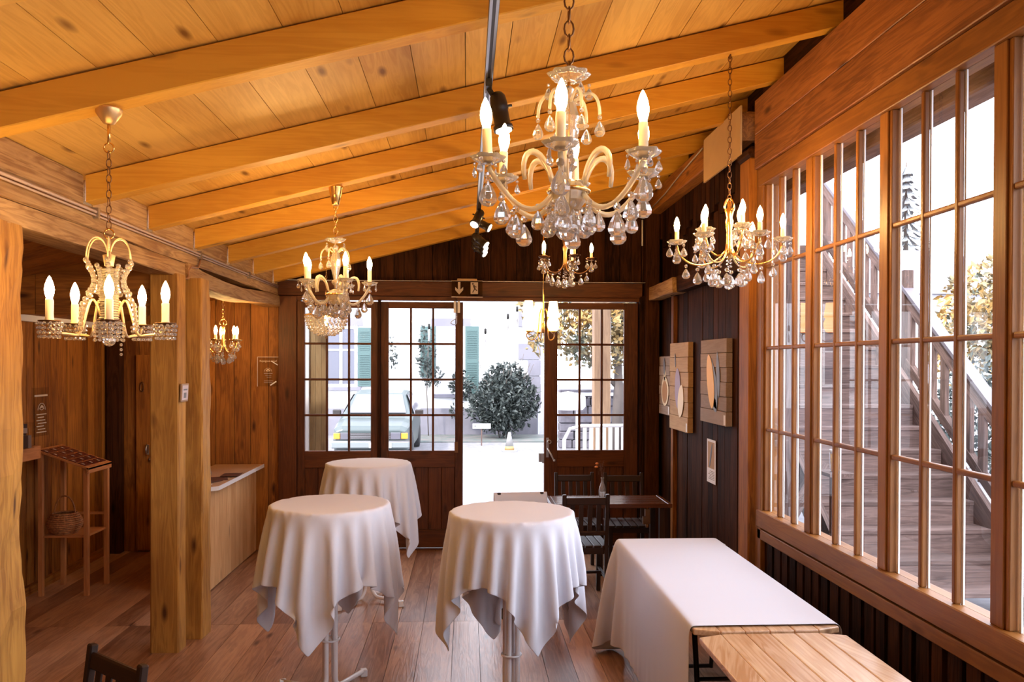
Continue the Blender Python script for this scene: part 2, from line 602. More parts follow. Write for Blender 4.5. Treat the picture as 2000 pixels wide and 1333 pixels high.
mb.hexa([(-2.1, -2.8, ztop(-2.1) + .165), (2.8, -2.8, ztop(2.8) + .165), (2.8, 8.9, ztop(2.8) + .165), (-2.1, 8.9, ztop(-2.1) + .165), (-2.1, -2.8, ztop(-2.1) + .22), (2.8, -2.8, ztop(2.8) + .22), (2.8, 8.9, ztop(2.8) + .22), (-2.1, 8.9, ztop(-2.1) + .22)], 1)
structure(mb.build('ceiling_light_block', BLACK))  # unseen black slab added above the boards to block light
for i, y in enumerate(RAFT_Y):
    mb = MB()
    x0, x1 = -1.9, 2.75
    h = 0.135
    mb.hexa([(x0, y, ztop(x0)), (x1, y, ztop(x1)), (x1, y + .095, ztop(x1)), (x0, y + .095, ztop(x0)), (x0, y, ztop(x0) + h), (x1, y, ztop(x1) + h), (x1, y + .095, ztop(x1) + h), (x0, y + .095, ztop(x0) + h)], 0)
    structure(mb.build('trim_%d' % (i + 1), W_RAFT, bevel=0.004))
# ceiling of the side room (lower boards, running across)
mb = MB()
y = -2.7
while y < 8.6:
    w = rnd.uniform(0.16, 0.2)
    a, b = -3.7, -2.09
    mb.hexa([(a, y, ztop(a)), (b, y, ztop(b)), (b, y + w - .004, ztop(b)), (a, y + w - .004, ztop(a)), (a, y, ztop(a) + .04), (b, y, ztop(b) + .04), (b, y + w - .004, ztop(b) + .04), (a, y + w - .004, ztop(a) + .04)], 0)
    y += w
structure(mb.build('ceiling_side_room', W_WALL))

# ------------------------------------------------------------------ left beams and blocking
for i, (a, b) in enumerate(zip(RAFT_Y[3:], RAFT_Y[4:] + [8.45])):
    mb = MB()
    a2 = a + .095
    if b - a2 < 0.1:
        continue
    mb.hexa([(-2.0, a2, 2.69), (-1.905, a2, 2.69), (-1.905, b, 2.69), (-2.0, b, 2.69), (-2.0, a2, 2.83), (-1.905, a2, 2.835), (-1.905, b, 2.835), (-2.0, b, 2.83)], 1)
    structure(mb.build('trim_%d' % (20 + i), W_BEAM, bevel=0.006))


def rough_beam(name, lo, hi, mat, axis, seed, amp=0.008, cuts=28, sag=None, bevel=0.012):
    """Hewn timber: a bar cut into many slices whose corners wander a little."""
    rr = random.Random(seed)
    lo, hi = Vector(lo), Vector(hi)
    a, b = (axis + 1) % 3, (axis + 2) % 3
    vs, fs, gc = [], [], []
    off = [rr.uniform(0, 30) for _ in range(3)]
    K = 12
    w = [0.0] * K
    for i in range(cuts + 1):
        t = i / cuts
        base = lo[axis] + (hi[axis] - lo[axis]) * t
        sg = sag(t) if sag else (0, 0)
        ring = []
        for k in range(K):
            side, f = divmod(k, 3)
            u = (f - 1) * 0.86 if f != 1 else 0
            u = (-0.9, 0, 0.9)[f]
            p = [(u, -1), (1, u), (-u, 1), (-1, -u)][side]
            w[k] = w[k] * 0.55 + rr.uniform(-amp, amp) * 0.6
            q = Vector((0, 0, 0))
            ha, hb = (hi[a] - lo[a]) / 2, (hi[b] - lo[b]) / 2
            q[a] = (lo[a] + hi[a]) / 2 + p[0] * (ha + w[k]) + sg[0]
            q[b] = (lo[b] + hi[b]) / 2 + p[1] * (hb + w[k]) + sg[1]
            q[axis] = base
            ring.append(q)
            gc.append((off[0] + base, off[1] + q[a], off[2] + q[b]))
        vs += ring
    for i in range(cuts):
        for k in range(K):
            k2 = (k + 1) % K
            fs.append((i * K + k, i * K + k2, (i + 1) * K + k2, (i + 1) * K + k))
    fs.append(tuple(range(K - 1, -1, -1)))
    fs.append(tuple(cuts * K + k for k in range(K)))
    m = MB()
    m.add(vs, fs, gc, 0.5)
    return m.build(name, mat)


structure(rough_beam('trim_31', (-2.09, -2.7, 2.583), (-1.9, 8.44, 2.69), W_BEAM, 1, 3, amp=0.007, cuts=60))
structure(rough_beam('trim_32', (-2.08, -2.7, 2.478), (-1.905, 5.66, 2.58), W_BEAM, 1, 4, amp=0.005, cuts=40))
structure(rough_beam('trim_33', (-2.07, 5.66, 2.47), (-1.885, 8.44, 2.58), W_BEAM, 1, 5, amp=0.004, cuts=24, sag=lambda t: (-0.045 * math.sin(PI * min(1, t * 1.25)) if t < .8 else 0, 0)))
# posts
tag(rough_beam('timber_post', (-2.08, 3.42, 0.0), (-1.9, 3.62, 2.485), W_POST, 2, 11, amp=0.016, cuts=26), 'rough hewn timber post at the near end of the row, beside the beaded chandelier', 'post')
o = rough_beam('timber_post', (-2.066, 5.46, 0.0), (-1.88, 5.60, 2.485), W_POST, 2, 12, amp=0.002, cuts=12)
tag(o, 'square sawn timber post with the small framed plaque on its side', 'post')
o = rough_beam('timber_post', (-2.00, 5.72, 0.0), (-1.81, 5.90, 2.48), W_POST, 2, 13, amp=0.008, cuts=26, sag=lambda t: (0, 0.012 * math.sin(t * 5)))
tag(o, 'rounded timber post standing close behind the square sawn post', 'post')


# ------------------------------------------------------------------ plank walls
def plank_wall(name, mat, p0, udir, width, zb, zt, thick=0.022, wr=(0.12, 0.2), gap=0.006, normal=(0, -1, 0), backing=True):
    """Vertical boards from p0 along udir; zb, zt: bottom and top height as functions of the distance."""
    m = MB()
    u, nn = Vector(udir).normalized(), Vector(normal)
    s = 0.0
    while s < width - 1e-3:
        w = min(rnd.uniform(*wr), width - s)
        if width - s - w < 0.04:
            w = width - s
        a, b = Vector(p0) + u * (s + gap / 2), Vector(p0) + u * (s + w - gap / 2)
        d = nn * (thick + rnd.uniform(-.003, .003))
        za, zc = zb(s), zb(s + w)
        ta, tc = zt(s), zt(s + w)
        P = [Vector((a.x, a.y, za)), Vector((b.x, b.y, zc)), Vector((b.x, b.y, zc)) + d, Vector((a.x, a.y, za)) + d,
             Vector((a.x, a.y, ta)), Vector((b.x, b.y, tc)), Vector((b.x, b.y, tc)) + d, Vector((a.x, a.y, ta)) + d]
        m.hexa(P, 2)
        s += w
    if backing:
        a, b = Vector(p0), Vector(p0) + u * width
        d = -nn * 0.05
        P = [Vector((a.x, a.y, zb(0))) + d, Vector((b.x, b.y, zb(width))) + d, Vector((b.x, b.y, zb(width))), Vector((a.x, a.y, zb(0))),
             Vector((a.x, a.y, zt(0))) + d, Vector((b.x, b.y, zt(width))) + d, Vector((b.x, b.y, zt(width))), Vector((a.x, a.y, zt(0)))]
        m.mat = 1  # added black slab behind the boards, stops light at the joints
        m.hexa(P, 2, 0.9)
    return m.build(name, [mat, BLACK])


YW = 8.46      # inner face plane of the far wall boards is about 8.44
L = lambda c: (lambda s: c)
# far wall, side-room part and up to the doors
structure(plank_wall('wall_far_left', W_WALL, (-3.62, YW, 0), (1, 0, 0), 1.93, L(0), lambda s: ztop(-3.62 + s) + .02, wr=(0.13, 0.19)))
# far wall above the door header
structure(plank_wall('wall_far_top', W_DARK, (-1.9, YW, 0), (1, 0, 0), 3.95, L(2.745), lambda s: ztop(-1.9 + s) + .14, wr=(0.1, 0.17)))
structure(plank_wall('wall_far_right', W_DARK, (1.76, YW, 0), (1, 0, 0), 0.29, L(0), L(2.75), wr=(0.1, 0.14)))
# side room left wall
structure(plank_wall('wall_left', W_WALL, (-3.62, -2.7, 0), (0, 1, 0), 11.16, L(0), L(2.31), wr=(0.11, 0.17), normal=(1, 0, 0)))
structure(MB().box((-3.6, 5.0, 0.0), (-3.56, 8.4, 0.07)).build('baseboard_left', W_WALL))
structure(MB().box((-3.6, 4.0, 2.235), (-3.54, 8.4, 2.29)).build('trim_40', WHITE_PLASTIC))
# boarded lintel in the side room, in line with the square post
mb = MB()
for a, b in ((-3.6, -2.80), (-2.795, -2.07)):
    mb.hexa([(a, 5.48, 2.215), (b, 5.48, 2.215), (b, 5.52, 2.215), (a, 5.52, 2.215), (a, 5.48, ztop(a)), (b, 5.48, ztop(b)), (b, 5.52, ztop(b)), (a, 5.52, ztop(a))], 0)
structure(mb.build('trim_41', W_WALL))
# dark corner post in the side room and the door with two latches
structure(MB().box((-3.57, 8.33, 0), (-3.44, 8.435, 2.28)).build('trim_42', W_DARK, bevel=.004))
d1 = bpy.data.objects.new('door_1', None)
COL.objects.link(d1)
structure(d1)
mb = MB()
for k in range(4):
    mb.box((-3.31 + k * .14, 8.405, 0.02), (-3.172 + k * .14, 8.432, 1.98), axis=2)
mb.build('door_leaf', W_WALL, d1)
m = MB()
m.ring((-3.2, 8.39, 1.03), 0.035, 0.007, 12, 6, 'X', 0.8, 1.4)
m.box((-3.215, 8.398, 0.98), (-3.185, 8.405, 1.08))
m.build('door_handle', STEEL, d1)
m = MB()
m.lathe([(0.001, 0), (0.02, 0), (0.02, 0.006), (0.001, 0.006)], 14, (-3.17, 8.4, 0.93), M=Matrix.Rotation(PI / 2, 3, 'X'))
m.ball((-3.17, 8.385, 0.93), 0.012)
m.build('lock_knob', STEEL, d1)
m = MB()
m.ring((-3.25, 8.395, 1.66), 0.03, 0.005, 12, 6, 'Y', 0.6, 1.6)
m.build('pull_ring', BRONZE, d1)

# ------------------------------------------------------------------ glazed doors in the far wall
structure(rough_beam('trim_43', (-1.9, 8.36, 2.585), (1.80, 8.5, 2.735), W_DOOR, 0, 21, amp=0.003, cuts=10))
structure(MB().box((-1.75, 8.40, 2.545), (1.78, 8.48, 2.583)).build('trim_44', W_DOOR))
structure(MB().box((-1.9, 8.34, 2.738), (2.0, 8.42, 2.741)).build('trim_45', EDGE))
structure(MB().box((-1.9, 8.38, 0), (-1.72, 8.5, 2.58)).build('trim_46', W_DOOR, bevel=.004))
structure(MB().box((1.78, 8.36, 0), (1.86, 8.45, 2.6)).build('trim_47', W_DARK, bevel=.004))
structure(MB().box((1.83, 8.30, 0), (1.97, 8.43, 3.58)).build('trim_48', W_DARK, bevel=.006))


def glazed_leaf(idx, x0, x1, gx0, gx1, gz0=1.01, gz1=2.465, cols=3, rows=4, ztp=2.53):
    d = bpy.data.objects.new('door_%d' % idx, None)
    d.location = (x0, 8.44, 0)
    COL.objects.link(d)
    structure(d)
    w, a, b = x1 - x0, gx0 - x0, gx1 - x0
    m = MB()
    t = 0.045
    m.box((0, -t, 0.02), (a, 0, ztp), axis=2)
    m.box((b, -t, 0.02), (w, 0, ztp), axis=2)
    m.box((a, -t, gz1), (b, 0, ztp), axis=0)
    m.box((a, -t, gz0 - .17), (b, 0, gz0), axis=0)
    m.box((a, -t, 0.02), (b, 0, 0.2), axis=0)
    n = max(3, int((b - a) / .12))
    for k in range(n):
        m.box((a + (b - a) * k / n, -t + .014, 0.2), (a + (b - a) * (k + 1) / n - .004, -.01, gz0 - .17), axis=2)
    m.box((a, -.012, 0.2), (b, -.004, gz0 - .17), axis=2)
    m.build('door_frame', W_DOOR, d, bevel=.003)
    m = MB()
    for c in range(1, cols):
        xx = a + (b - a) * c / cols
        m.box((xx - .011, -t + .004, gz0), (xx + .011, -.012, gz1), axis=2)
    for r in range(1, rows):
        zz = gz0 + (gz1 - gz0) * r / rows
        m.box((a, -t + .004, zz - .011), (b, -.012, zz + .011), axis=0)
    m.build('glazing_bar', W_DOOR, d, bevel=.003)
    MB().box((a, -.026, gz0), (b, -.022, gz1)).build('glass', PANE, d)
    return d


glazed_leaf(2, -1.715, -0.905, -1.64, -0.976)
glazed_leaf(3, -0.875, -0.04, -0.797, -0.12)
structure(MB().box((-0.903, 8.37, 0), (-0.877, 8.45, 2.55)).build('trim_49', W_DARK))
d4 = glazed_leaf(4, 0.795, 1.765, 0.93, 1.622)
m = MB()
m.box((0.02, -.062, 0.94), (0.045, -.045, 1.14))
m.tube([(0.035, -.06, 1.03), (0.035, -.09, 1.03), (0.09, -.095, 0.925), (0.10, -.095, 0.91)], .008, 8)
m.ball((0.10, -.095, 0.91), .013)
m.ring((0.05, -.075, 1.1), .018, .004, 12, 5, 'Y')
m.build('door_handle', STEEL, d4)
m = MB()
m.box((-0.02, -.05, 0.88), (0.0, 0.03, 0.98))
m.box((-0.05, 0.0, 0.885), (-0.01, 0.04, 0.975))
m.build('lock_case', STEEL, d4)
m = MB()
m.box((0.75, -.052, 0.99), (0.785, -.045, 1.1))
m.build('latch_plate', BRONZE, bpy.data.objects['door_3'])
structure(MB().box((-1.75, 8.36, -.02), (1.8, 8.6, 0.012)).build('trim_50', W_DOOR))

# ------------------------------------------------------------------ right wall: windows
XR = 1.9
SEC = [5.20, 4.47, 3.64, 2.815, 1.99, 1.165, 0.34, -0.485, -1.31, -2.135]
ZG0, ZG1 = 0.955, 3.058
for i, (a, b) in enumerate(zip(SEC, SEC[1:])):
    wdo = bpy.data.objects.new('window_%d' % (i + 1), None)
    wdo.location = (XR, b, 0)
    COL.objects.link(wdo)
    structure(wdo)
    wid = a - b
    pst = 0.075          # post on the near side of each section
    m = MB()
    m.box((0.012, 0, ZG0), (0.075, pst, ZG1), axis=2)
    m.box((0.02, wid - .022, ZG0), (0.07, wid, ZG1), axis=2)
    m.build('window_frame', W_WIN, wdo, bevel=.003)
    m = MB()
    y0, y1 = pst, wid - .022
    for c in (1, 2):
        yy = y0 + (y1 - y0) * c / 3
        m.box((0.022, yy - .014, ZG0), (0.050, yy + .014, ZG1), axis=2)
    for r in range(1, 4):
        zz = ZG0 + (ZG1 - ZG0) * r / 4
        m.box((0.024, y0, zz - .012), (0.050, y1, zz + .012), axis=1)
    m.build('glazing_bar', W_WIN, wdo, bevel=.007, seg=2)
    MB().box((0.046, y0, ZG0), (0.05, y1, ZG1)).build('glass', PANE, wdo)
    # outer bar sides; white colour stands in for daylight on them
    m = MB()
    for c in range(4):
        yy = y0 + (y1 - y0) * c / 3
        for s_ in ((-.02, -.008), (.008, .02)):
            if (c == 0 and s_[0] < 0) or (c == 3 and s_[0] > 0):
                continue
            m.box((0.051, yy + s_[0], ZG0), (0.058, yy + s_[1], ZG1), axis=2)
    m.build('outer_bead', EDGE, wdo)
y0, y1 = -2.2, 5.26
structure(MB().box((XR - .005, y0, ZG1), (XR + .11, y1, 3.172)).build('trim_51', W_WIN, bevel=.004))
structure(MB().box((XR - .01, y0, 0.845), (XR + .11, y1, ZG0)).build('trim_52', W_WIN, bevel=.005))
structure(MB().box((XR + .0, -2.7, 0.765), (XR + .05, y1, 0.83)).build('trim_53', W_WIN, bevel=.004))
mb = MB()
mb.box((XR - .02, -2.7, 3.176), (XR + .06, y1 + .03, 3.402))
mb.box((XR - .02, -2.7, 3.405), (XR + .06, y1 + .03, 3.63))
structure(mb.build('trim_54', wood('header_board', (0.33, 0.125, 0.038), (0.13, 0.042, 0.014), rough=.5, knots=1.0, var=.3, bump=.4), bevel=.004))
structure(MB().box((XR + .06, -2.7, 3.40), (XR + .2, y1 + .1, ztop(2.0) + .2)).build('wall_right_top', W_DARK))
structure(MB().box((XR - .0, 5.20, 0), (XR + .11, 5.30, 3.2)).build('trim_55', W_WIN, bevel=.004))
structure(MB().box((XR - .04, 5.32, 0), (XR + .09, 5.52, 3.27)).build('trim_56', W_DARK if False else W_WALL, bevel=.01))
structure(MB().box((XR - .05, 5.30, 3.27), (XR + .1, 5.56, 3.34)).build('trim_57', W_DARK, bevel=.02))
# boarding under the windows: boards with deep open joints
structure(plank_wall('wall_right_low', W_DARK, (XR + .06, -2.7, 0), (0, 1, 0), 7.95, L(0), L(0.86), thick=0.03, wr=(0.10, 0.13), gap=0.03, normal=(-1, 0, 0)))
structure(plank_wall('wall_right_near', W_DARK, (XR + .06, -2.7, 0), (0, 1, 0), 0.55, L(0.8), L(3.3), normal=(-1, 0, 0)))
# dark boarded right wall beyond the windows
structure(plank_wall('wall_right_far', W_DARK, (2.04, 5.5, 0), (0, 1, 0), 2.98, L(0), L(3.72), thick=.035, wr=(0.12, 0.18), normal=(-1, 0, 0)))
# short fringe boards under the wall plate, stepped ends
mb = MB()
y = 5.6
k = 0
while y < 8.35:
    mb.box((1.975, y, 3.18 - 0.05 * (k % 3)), (1.998, y + .11, 3.5), axis=2)
    y += .125
    k += 1
structure(mb.build('trim_58', W_DARK))
structure(rough_beam('trim_59', (1.86, 5.55, 3.44), (2.02, 8.44, 3.64), W_WALL, 1, 31, amp=.004, cuts=10))
structure(rough_beam('trim_60', (1.90, 5.52, 2.56), (2.0, 8.0, 2.70), W_DARK, 1, 32, amp=.004, cuts=10))
structure(rough_beam('trim_61', (1.86, 7.35, 2.555), (1.99, 8.3, 2.69), W_BEAM, 1, 33, amp=.006, cuts=8))  # far end of the wall beam, lighter wood stands in for light there
structure(MB().box((1.965, 7.72, 0), (2.005, 7.80, 2.55)).build('trim_62', W_WALL))
# blocking above the plate between the rafters
mb = MB()
for a, b in zip(RAFT_Y[8:], RAFT_Y[9:] + [8.44]):
    mb.box((2.02, a + .095, 3.62), (2.06, b, 3.84), axis=1)
structure(mb.build('trim_63', W_DARK))

# ------------------------------------------------------------------ wall behind the camera
structure(plank_wall('wall_back', W_WALL, (-3.7, -2.68, 0), (1, 0, 0), 5.8, L(0), lambda s: ztop(-3.7 + s) + .14, normal=(0, 1, 0)))


# ------------------------------------------------------------------ crystal pieces (shared meshes)
def crystal_mesh(h, r, n=8, squash=0.45, bead=True):
    """Flat-faceted pear drop hanging from the origin, with a small bead above it."""
    m = MB()
    prof = [(1e-5, -h), (r * .55, -h * .96), (r * .95, -h * .80), (r, -h * .66), (r * .78, -h * .42), (r * .38, -h * .16), (r * .12, -h * .03), (1e-5, 0)]
    top = -0.0
    if bead:
        top = -r * 1.1
        m.ball((0, 0, -r * .55), r * .42, 8, 4, smooth=False)
    m.lathe([(a, b + top) for a, b in prof], n, (0, 0, 0), smooth=False, squash=squash, rot=PI / n)
    return m


def bulb_mesh():
    return MB().lathe([(0.011, -0.012), (0.012, 0.0), (0.0175, 0.018), (0.0195, 0.036), (0.0165, 0.056), (0.010, 0.075), (0.004, 0.088), (1e-5, 0.093)], 12)


def dish_mb(r, h, lobes=8, th=0.003, n=None, scallop=0.22):
    """Pressed-glass drip pan with petal edge (closed shell)."""
    n = n or lobes * 4
    up = [(0.010, 0.0), (r * .45, h * .12), (r * .78, h * .45), (r, h)]
    dn = [(r * .985, h + th), (r * .74, h * .5 + th), (r * .42, h * .16 + th), (0.010, th)]
    return MB().lathe(up + dn, n, (0, 0, 0), scallop=scallop, lobes=lobes, closed=True)


def chain_mb(z0, z1, link=0.036, w=0.011, r=0.0024, n=10):
    m = MB()
    z = z0
    k = 0
    while z < z1 - link * .3:
        pts = []
        for i in range(n):
            a = 2 * PI * i / n
            u, v = w * math.cos(a), link * .5 * math.sin(a)
            pts.append(Vector((u, 0, z + link * .5 + v)) if k % 2 == 0 else Vector((0, u, z + link * .5 + v)))
        m.tube(pts, r, 5, closed=True)
        z += link - 2.6 * r
        k += 1
    return m


PEND = {}


def pendant(parent, loc, h, r, rotz, mat=None, name='crystal_drop', squash=0.45, bead=True):
    key = (round(h, 3), round(r, 3), squash, bead)
    if key not in PEND:
        PEND[key] = crystal_mesh(h, r, squash=squash, bead=bead).build(name, mat or CRYSTAL, parent, loc)
        o = PEND[key]
    else:
        o = PEND[key].copy()
        COL.objects.link(o)
        o.parent = parent
        o.location = loc
        o.name = name
    o.rotation_euler = (0, 0, rotz)
    return o


BULBM = bulb_mesh().build('bulb', FLAME)
_bm = BULBM.data
_bm_soft = _bm.copy()
_bm_soft.materials[0] = FLAME_SOFT
bpy.data.objects.remove(BULBM)


def candle(parent, p, h, tilt=(0, 0), r=0.0125, mat=None, scale=1.0, soft=False):
    o = MB().lathe([(r * 1.15, 0), (r * 1.15, .004), (r, .008), (r, h - .004), (r * .8, h)], 14).build('candle_sleeve', mat or IVORY, parent, p)
    o.rotation_euler = (tilt[0], tilt[1], 0)
    b = bpy.data.objects.new('bulb', _bm_soft if soft else _bm)
    COL.objects.link(b)
    b.parent = o
    b.location = (0, 0, h + .004)
    b.scale = (scale * .84,) * 3
    return o


def pol(r, a, z):
    """a = 0 points to the camera (-Y), growing towards +X."""
    return Vector((r * math.sin(a), -r * math.cos(a), z))


def bead_string(pts, r, n=6, m=4):
    mm = MB()
    for p in pts:
        mm.ball(p, r, n, m, smooth=False)
    return mm


# ------------------------------------------------------------------ glass-armed chandeliers (front centre and left centre)
def glass_chandelier(label, loc, hook, R, phase, n, canopy, s=1.0, armglass=AMBER, group=None, double=False):
    """loc: (x, y, z of the drip pans); hook: height of the fixing above the pans."""
    t = thing('crystal_chandelier', label, 'chandelier', loc, 0)
    H = hook
    # chain and canopy
    ztopc = 0.245 * s
    chain_mb(ztopc + .05 * s, H - (0.10 if canopy else 0.012), link=.045, w=.013, r=.0028).build('chain', BRONZE if not canopy else GOLD, t)
    if canopy:
        MB().lathe([(0.012, H - .115), (0.022, H - .11), (0.036, H - .05), (0.043, H - .008), (0.046, H)], 16).build('ceiling_canopy', GOLD, t)
    else:
        MB().ring((0, 0, H - .012), .012, .0035, 12, 6, 'X').build('ceiling_hook', BRONZE, t)
    # crown dish
    o = dish_mb(.062 * s, .024 * s, 8, scallop=.18).build('crown_dish', CRYSTAL, t, (0, 0, ztopc))
    MB().tube([(0, 0, ztopc + .06 * s), (0, 0, -.10 * s)], .004, 8).build('stem_rod', GOLD, t)
    # glass column of turned pieces
    pr = [(.008, .235), (.016, .225), (.012, .20), (.020, .185), (.031, .15), (.029, .11), (.018, .06), (.013, .035), (.024, .025), (.024, .015), (.010, .0), (.008, -.02)]
    m = MB().lathe([(a * s, b * s) for a, b in pr], 12, smooth=False)
    m.build('glass_column', CRYSTAL, t)
    # centre bowl
    pr = [(.006, -.115), (.03, -.105), (.048, -.08), (.052, -.05), (.035, -.03), (.012, -.02)]
    MB().lathe([(a * s, b * s) for a, b in pr], 16, smooth=False).build('centre_bowl', AMBER, t)
    MB().ring((0, 0, -.052 * s), .055 * s, .006 * s, 28, 8).build('centre_ring', GOLD, t)
    for k in range(n):
        a = phase + 2 * PI * k / n
        # S-curved arm
        p = bez(pol(.04 * s, a, -.05 * s), pol(R * .45, a, -.16 * s), pol(R * .75, a, -.10 * s), pol(R, a, -.004), 14)
        MB().tube(p, [.0075 * s] * 15, 8).build('arm', armglass, t)
        # scroll leaf on the arm
        q = bez(pol(.05 * s, a, -.03 * s), pol(.075 * s, a, .075 * s), pol(.15 * s, a, .07 * s), pol(.13 * s, a, -.03 * s), 12)
        MB().tube(q, [.006 * s + .003 * s * math.sin(PI * i / 12) for i in range(13)], 6).build('scroll', armglass, t)
        pan = dish_mb(.048 * s, .020 * s, 6).build('drip_pan', CRYSTAL, t, pol(R, a, 0))
        cd = candle(t, pol(R, a, .008), 0.088 * s, tilt=(rnd.uniform(-.03, .03), rnd.uniform(-.05, .05)), scale=1.0, soft=not canopy)
        # drops round the pan
        for j in range(4):
            b = a + PI / 4 + j * PI / 2 + rnd.uniform(-.2, .2)
            pendant(t, pol(R, a, .012 * s) + pol(.043 * s, b, 0), .030 * s, .011 * s, rnd.uniform(0, 3))
        pendant(t, pol(R, a, -.015 * s), .068 * s, .026 * s, rnd.uniform(-.5, .5))
        pendant(t, pol(R * .84, a, -.075 * s), .058 * s, .022 * s, rnd.uniform(-.5, .5))
        pendant(t, pol(R * .66, a, -.098 * s), .066 * s, .025 * s, rnd.uniform(-.5, .5))
        # upper arm with leaf and drop
        u = bez(pol(.014 * s, a + .5, .19 * s), pol(.05 * s, a + .5, .23 * s), pol(.085 * s, a + .5, .22 * s), pol(.085 * s, a + .5, .155 * s), 10)
        MB().tube(u, .0045 * s, 6).build('upper_arm', armglass, t)
        pendant(t, pol(.085 * s, a + .5, .155 * s), .045 * s, .016 * s, rnd.uniform(-.5, .5))
    for k in range(6):
        a = phase + .3 + PI / 3 * k
        pendant(t, pol(.085 * s, a + .5, -.085 * s), .055 * s, .020 * s, rnd.uniform(-.5, .5))
        pendant(t, pol(.058 * s, a, -.085 * s), .066 * s, .024 * s, rnd.uniform(-.5, .5))
        pendant(t, pol(.056 * s, a + .4, ztopc), .034 * s, .012 * s, rnd.uniform(-.5, .5))
    m = MB()
    m.ball((0, 0, -.165 * s), .026 * s, 10, 7, smooth=False)
    m.ball((0, 0, -.128 * s), .010 * s, 8, 5, smooth=False)
    m.build('bottom_ball', CRYSTAL, t)
    return t


c1x, c1y, c1z = 0.278, 2.247, 2.428
glass_chandelier('large crystal chandelier hung nearest the camera on a dark link chain', (c1x, c1y, c1z), ztop(c1x) - c1z, 0.235, math.radians(-12), 6, False, s=1.0)
c4x, c4y, c4z = -0.80, 5.047, 2.375
glass_chandelier('crystal chandelier with polished gold canopy above the rear cocktail tables', (c4x, c4y, c4z), ztop(c4x) - c4z, 0.205, math.radians(25), 5, True, s=1.05)


# ------------------------------------------------------------------ metal-armed chandeliers
def metal_chandelier(label, loc, hook, R, phase, n, metal, s=1.0, pans=CRYSTAL, inner=0, crown=False, canopy=False, name='metal_chandelier', candle_h=.06, big=.046):
    t = thing(name, label, 'chandelier', loc, 0)
    H = hook
    chain_mb(.20 * s, H - (.03 if canopy else .01), link=.036, w=.010, r=.0022).build('chain', BRONZE if not canopy else GOLD, t)
    if canopy:
        MB().lathe([(0.01, H - .035), (0.05, H - .022), (0.052, H - .012), (0.04, H)], 18).build('ceiling_canopy', GOLD, t)
    else:
        m = MB().ring((0, 0, H - .012), .012, .003, 12, 6, 'X')
        m.build('ceiling_hook', BRONZE, t)
    pr = [(.004, .20), (.012, .195), (.009, .17), (.022, .155), (.014, .12), (.020, .105), (.012, .06), (.016, .0), (.020, -.03), (.022, -.055), (.006, -.075)]
    MB().lathe([(a * s, b * s) for a, b in pr], 12).build('centre_stem', metal, t)
    m = MB()
    for k in range(4):
        a = k * PI / 2 + .4
        m.tube(bez(pol(.012 * s, a, .16 * s), pol(.04 * s, a, .15 * s), pol(.035 * s, a, .20 * s), pol(.004, a, .215 * s), 8), .0035 * s, 5)
    m.build('crown_scrolls', metal, t)
    for k in range(n + inner):
        isin = k >= n
        a = phase + 2 * PI * k / n if not isin else phase + 2 * PI * (k - n + .5) / max(inner, 1)
        RR = R if not isin else R * .45
        zz = 0 if not isin else .055 * s
        p = bez(pol(.016 * s, a, -.03 * s), pol(RR * .30, a, -.13 * s + zz), pol(RR * .92, a, -.12 * s + zz), pol(RR, a, -.004 + zz), 14)
        MB().tube(p, .0046 * s, 7).build('arm', metal, t)
        dish_mb(.050 * s, .020 * s, 5, scallop=.42).build('drip_pan', pans, t, pol(RR, a, zz))
        candle(t, pol(RR, a, .006 + zz), candle_h * s, r=.0115, scale=.95)
        for j in range(3):
            b = a + j * 2.1 + .5
            pendant(t, pol(RR, a, zz + .006) + pol(.038 * s, b, 0), .046 * s, .0175 * s, rnd.uniform(-.6, .6))
        if not isin:
            pendant(t, pol(RR, a, -.012), big * 1.2 * s, .022 * s, rnd.uniform(-.5, .5))
            pendant(t, pol(RR * .82, a, -.09 * s), .050 * s, .020 * s, rnd.uniform(-.5, .5))
            pendant(t, pol(RR * .6, a, -.105 * s), .060 * s, .023 * s, rnd.uniform(-.5, .5))
    for k in range(6):
        a = phase + .3 + PI / 3 * k
        bead_string([pol(.05 * s, a, -.07 * s - i * .016 * s) for i in range(3)], .0055 * s).build('bead_string', CRYSTAL, t)
        pendant(t, pol(.06 * s, a, -.115 * s), .062 * s, .024 * s, rnd.uniform(-.5, .5))
    bead_string([(0, 0, -.085 * s - i * .022 * s) for i in range(4)], .007 * s).build('bead_string', CRYSTAL, t)
    pendant(t, (0, 0, -.170 * s), .045 * s, .022 * s, 0, squash=.9, bead=False)
    return t


c2x, c2y, c2z = 1.375, 4.243, 2.535
metal_chandelier('eight-candle gold and crystal chandelier hanging in front of the tall windows', (c2x, c2y, c2z), ztop(c2x) - c2z, 0.27, math.radians(75), 6, GOLD, s=1.12, inner=3)
c5x, c5y, c5z = 0.80, 6.68, 2.745
metal_chandelier('dark metal chandelier with clear drops against the dark far wall', (c5x, c5y, c5z), ztop(c5x) - c5z, 0.215, math.radians(85), 5, BRONZE, s=1.05, pans=BRONZE)
c7x, c7y, c7z = -2.16, 7.4, 2.09
metal_chandelier('small crystal chandelier hanging in the side room behind the posts', (c7x, c7y, c7z), ztop(c7x) - c7z, 0.13, math.radians(60), 5, GOLD, s=.95, crown=True, canopy=True, pans=GOLD)

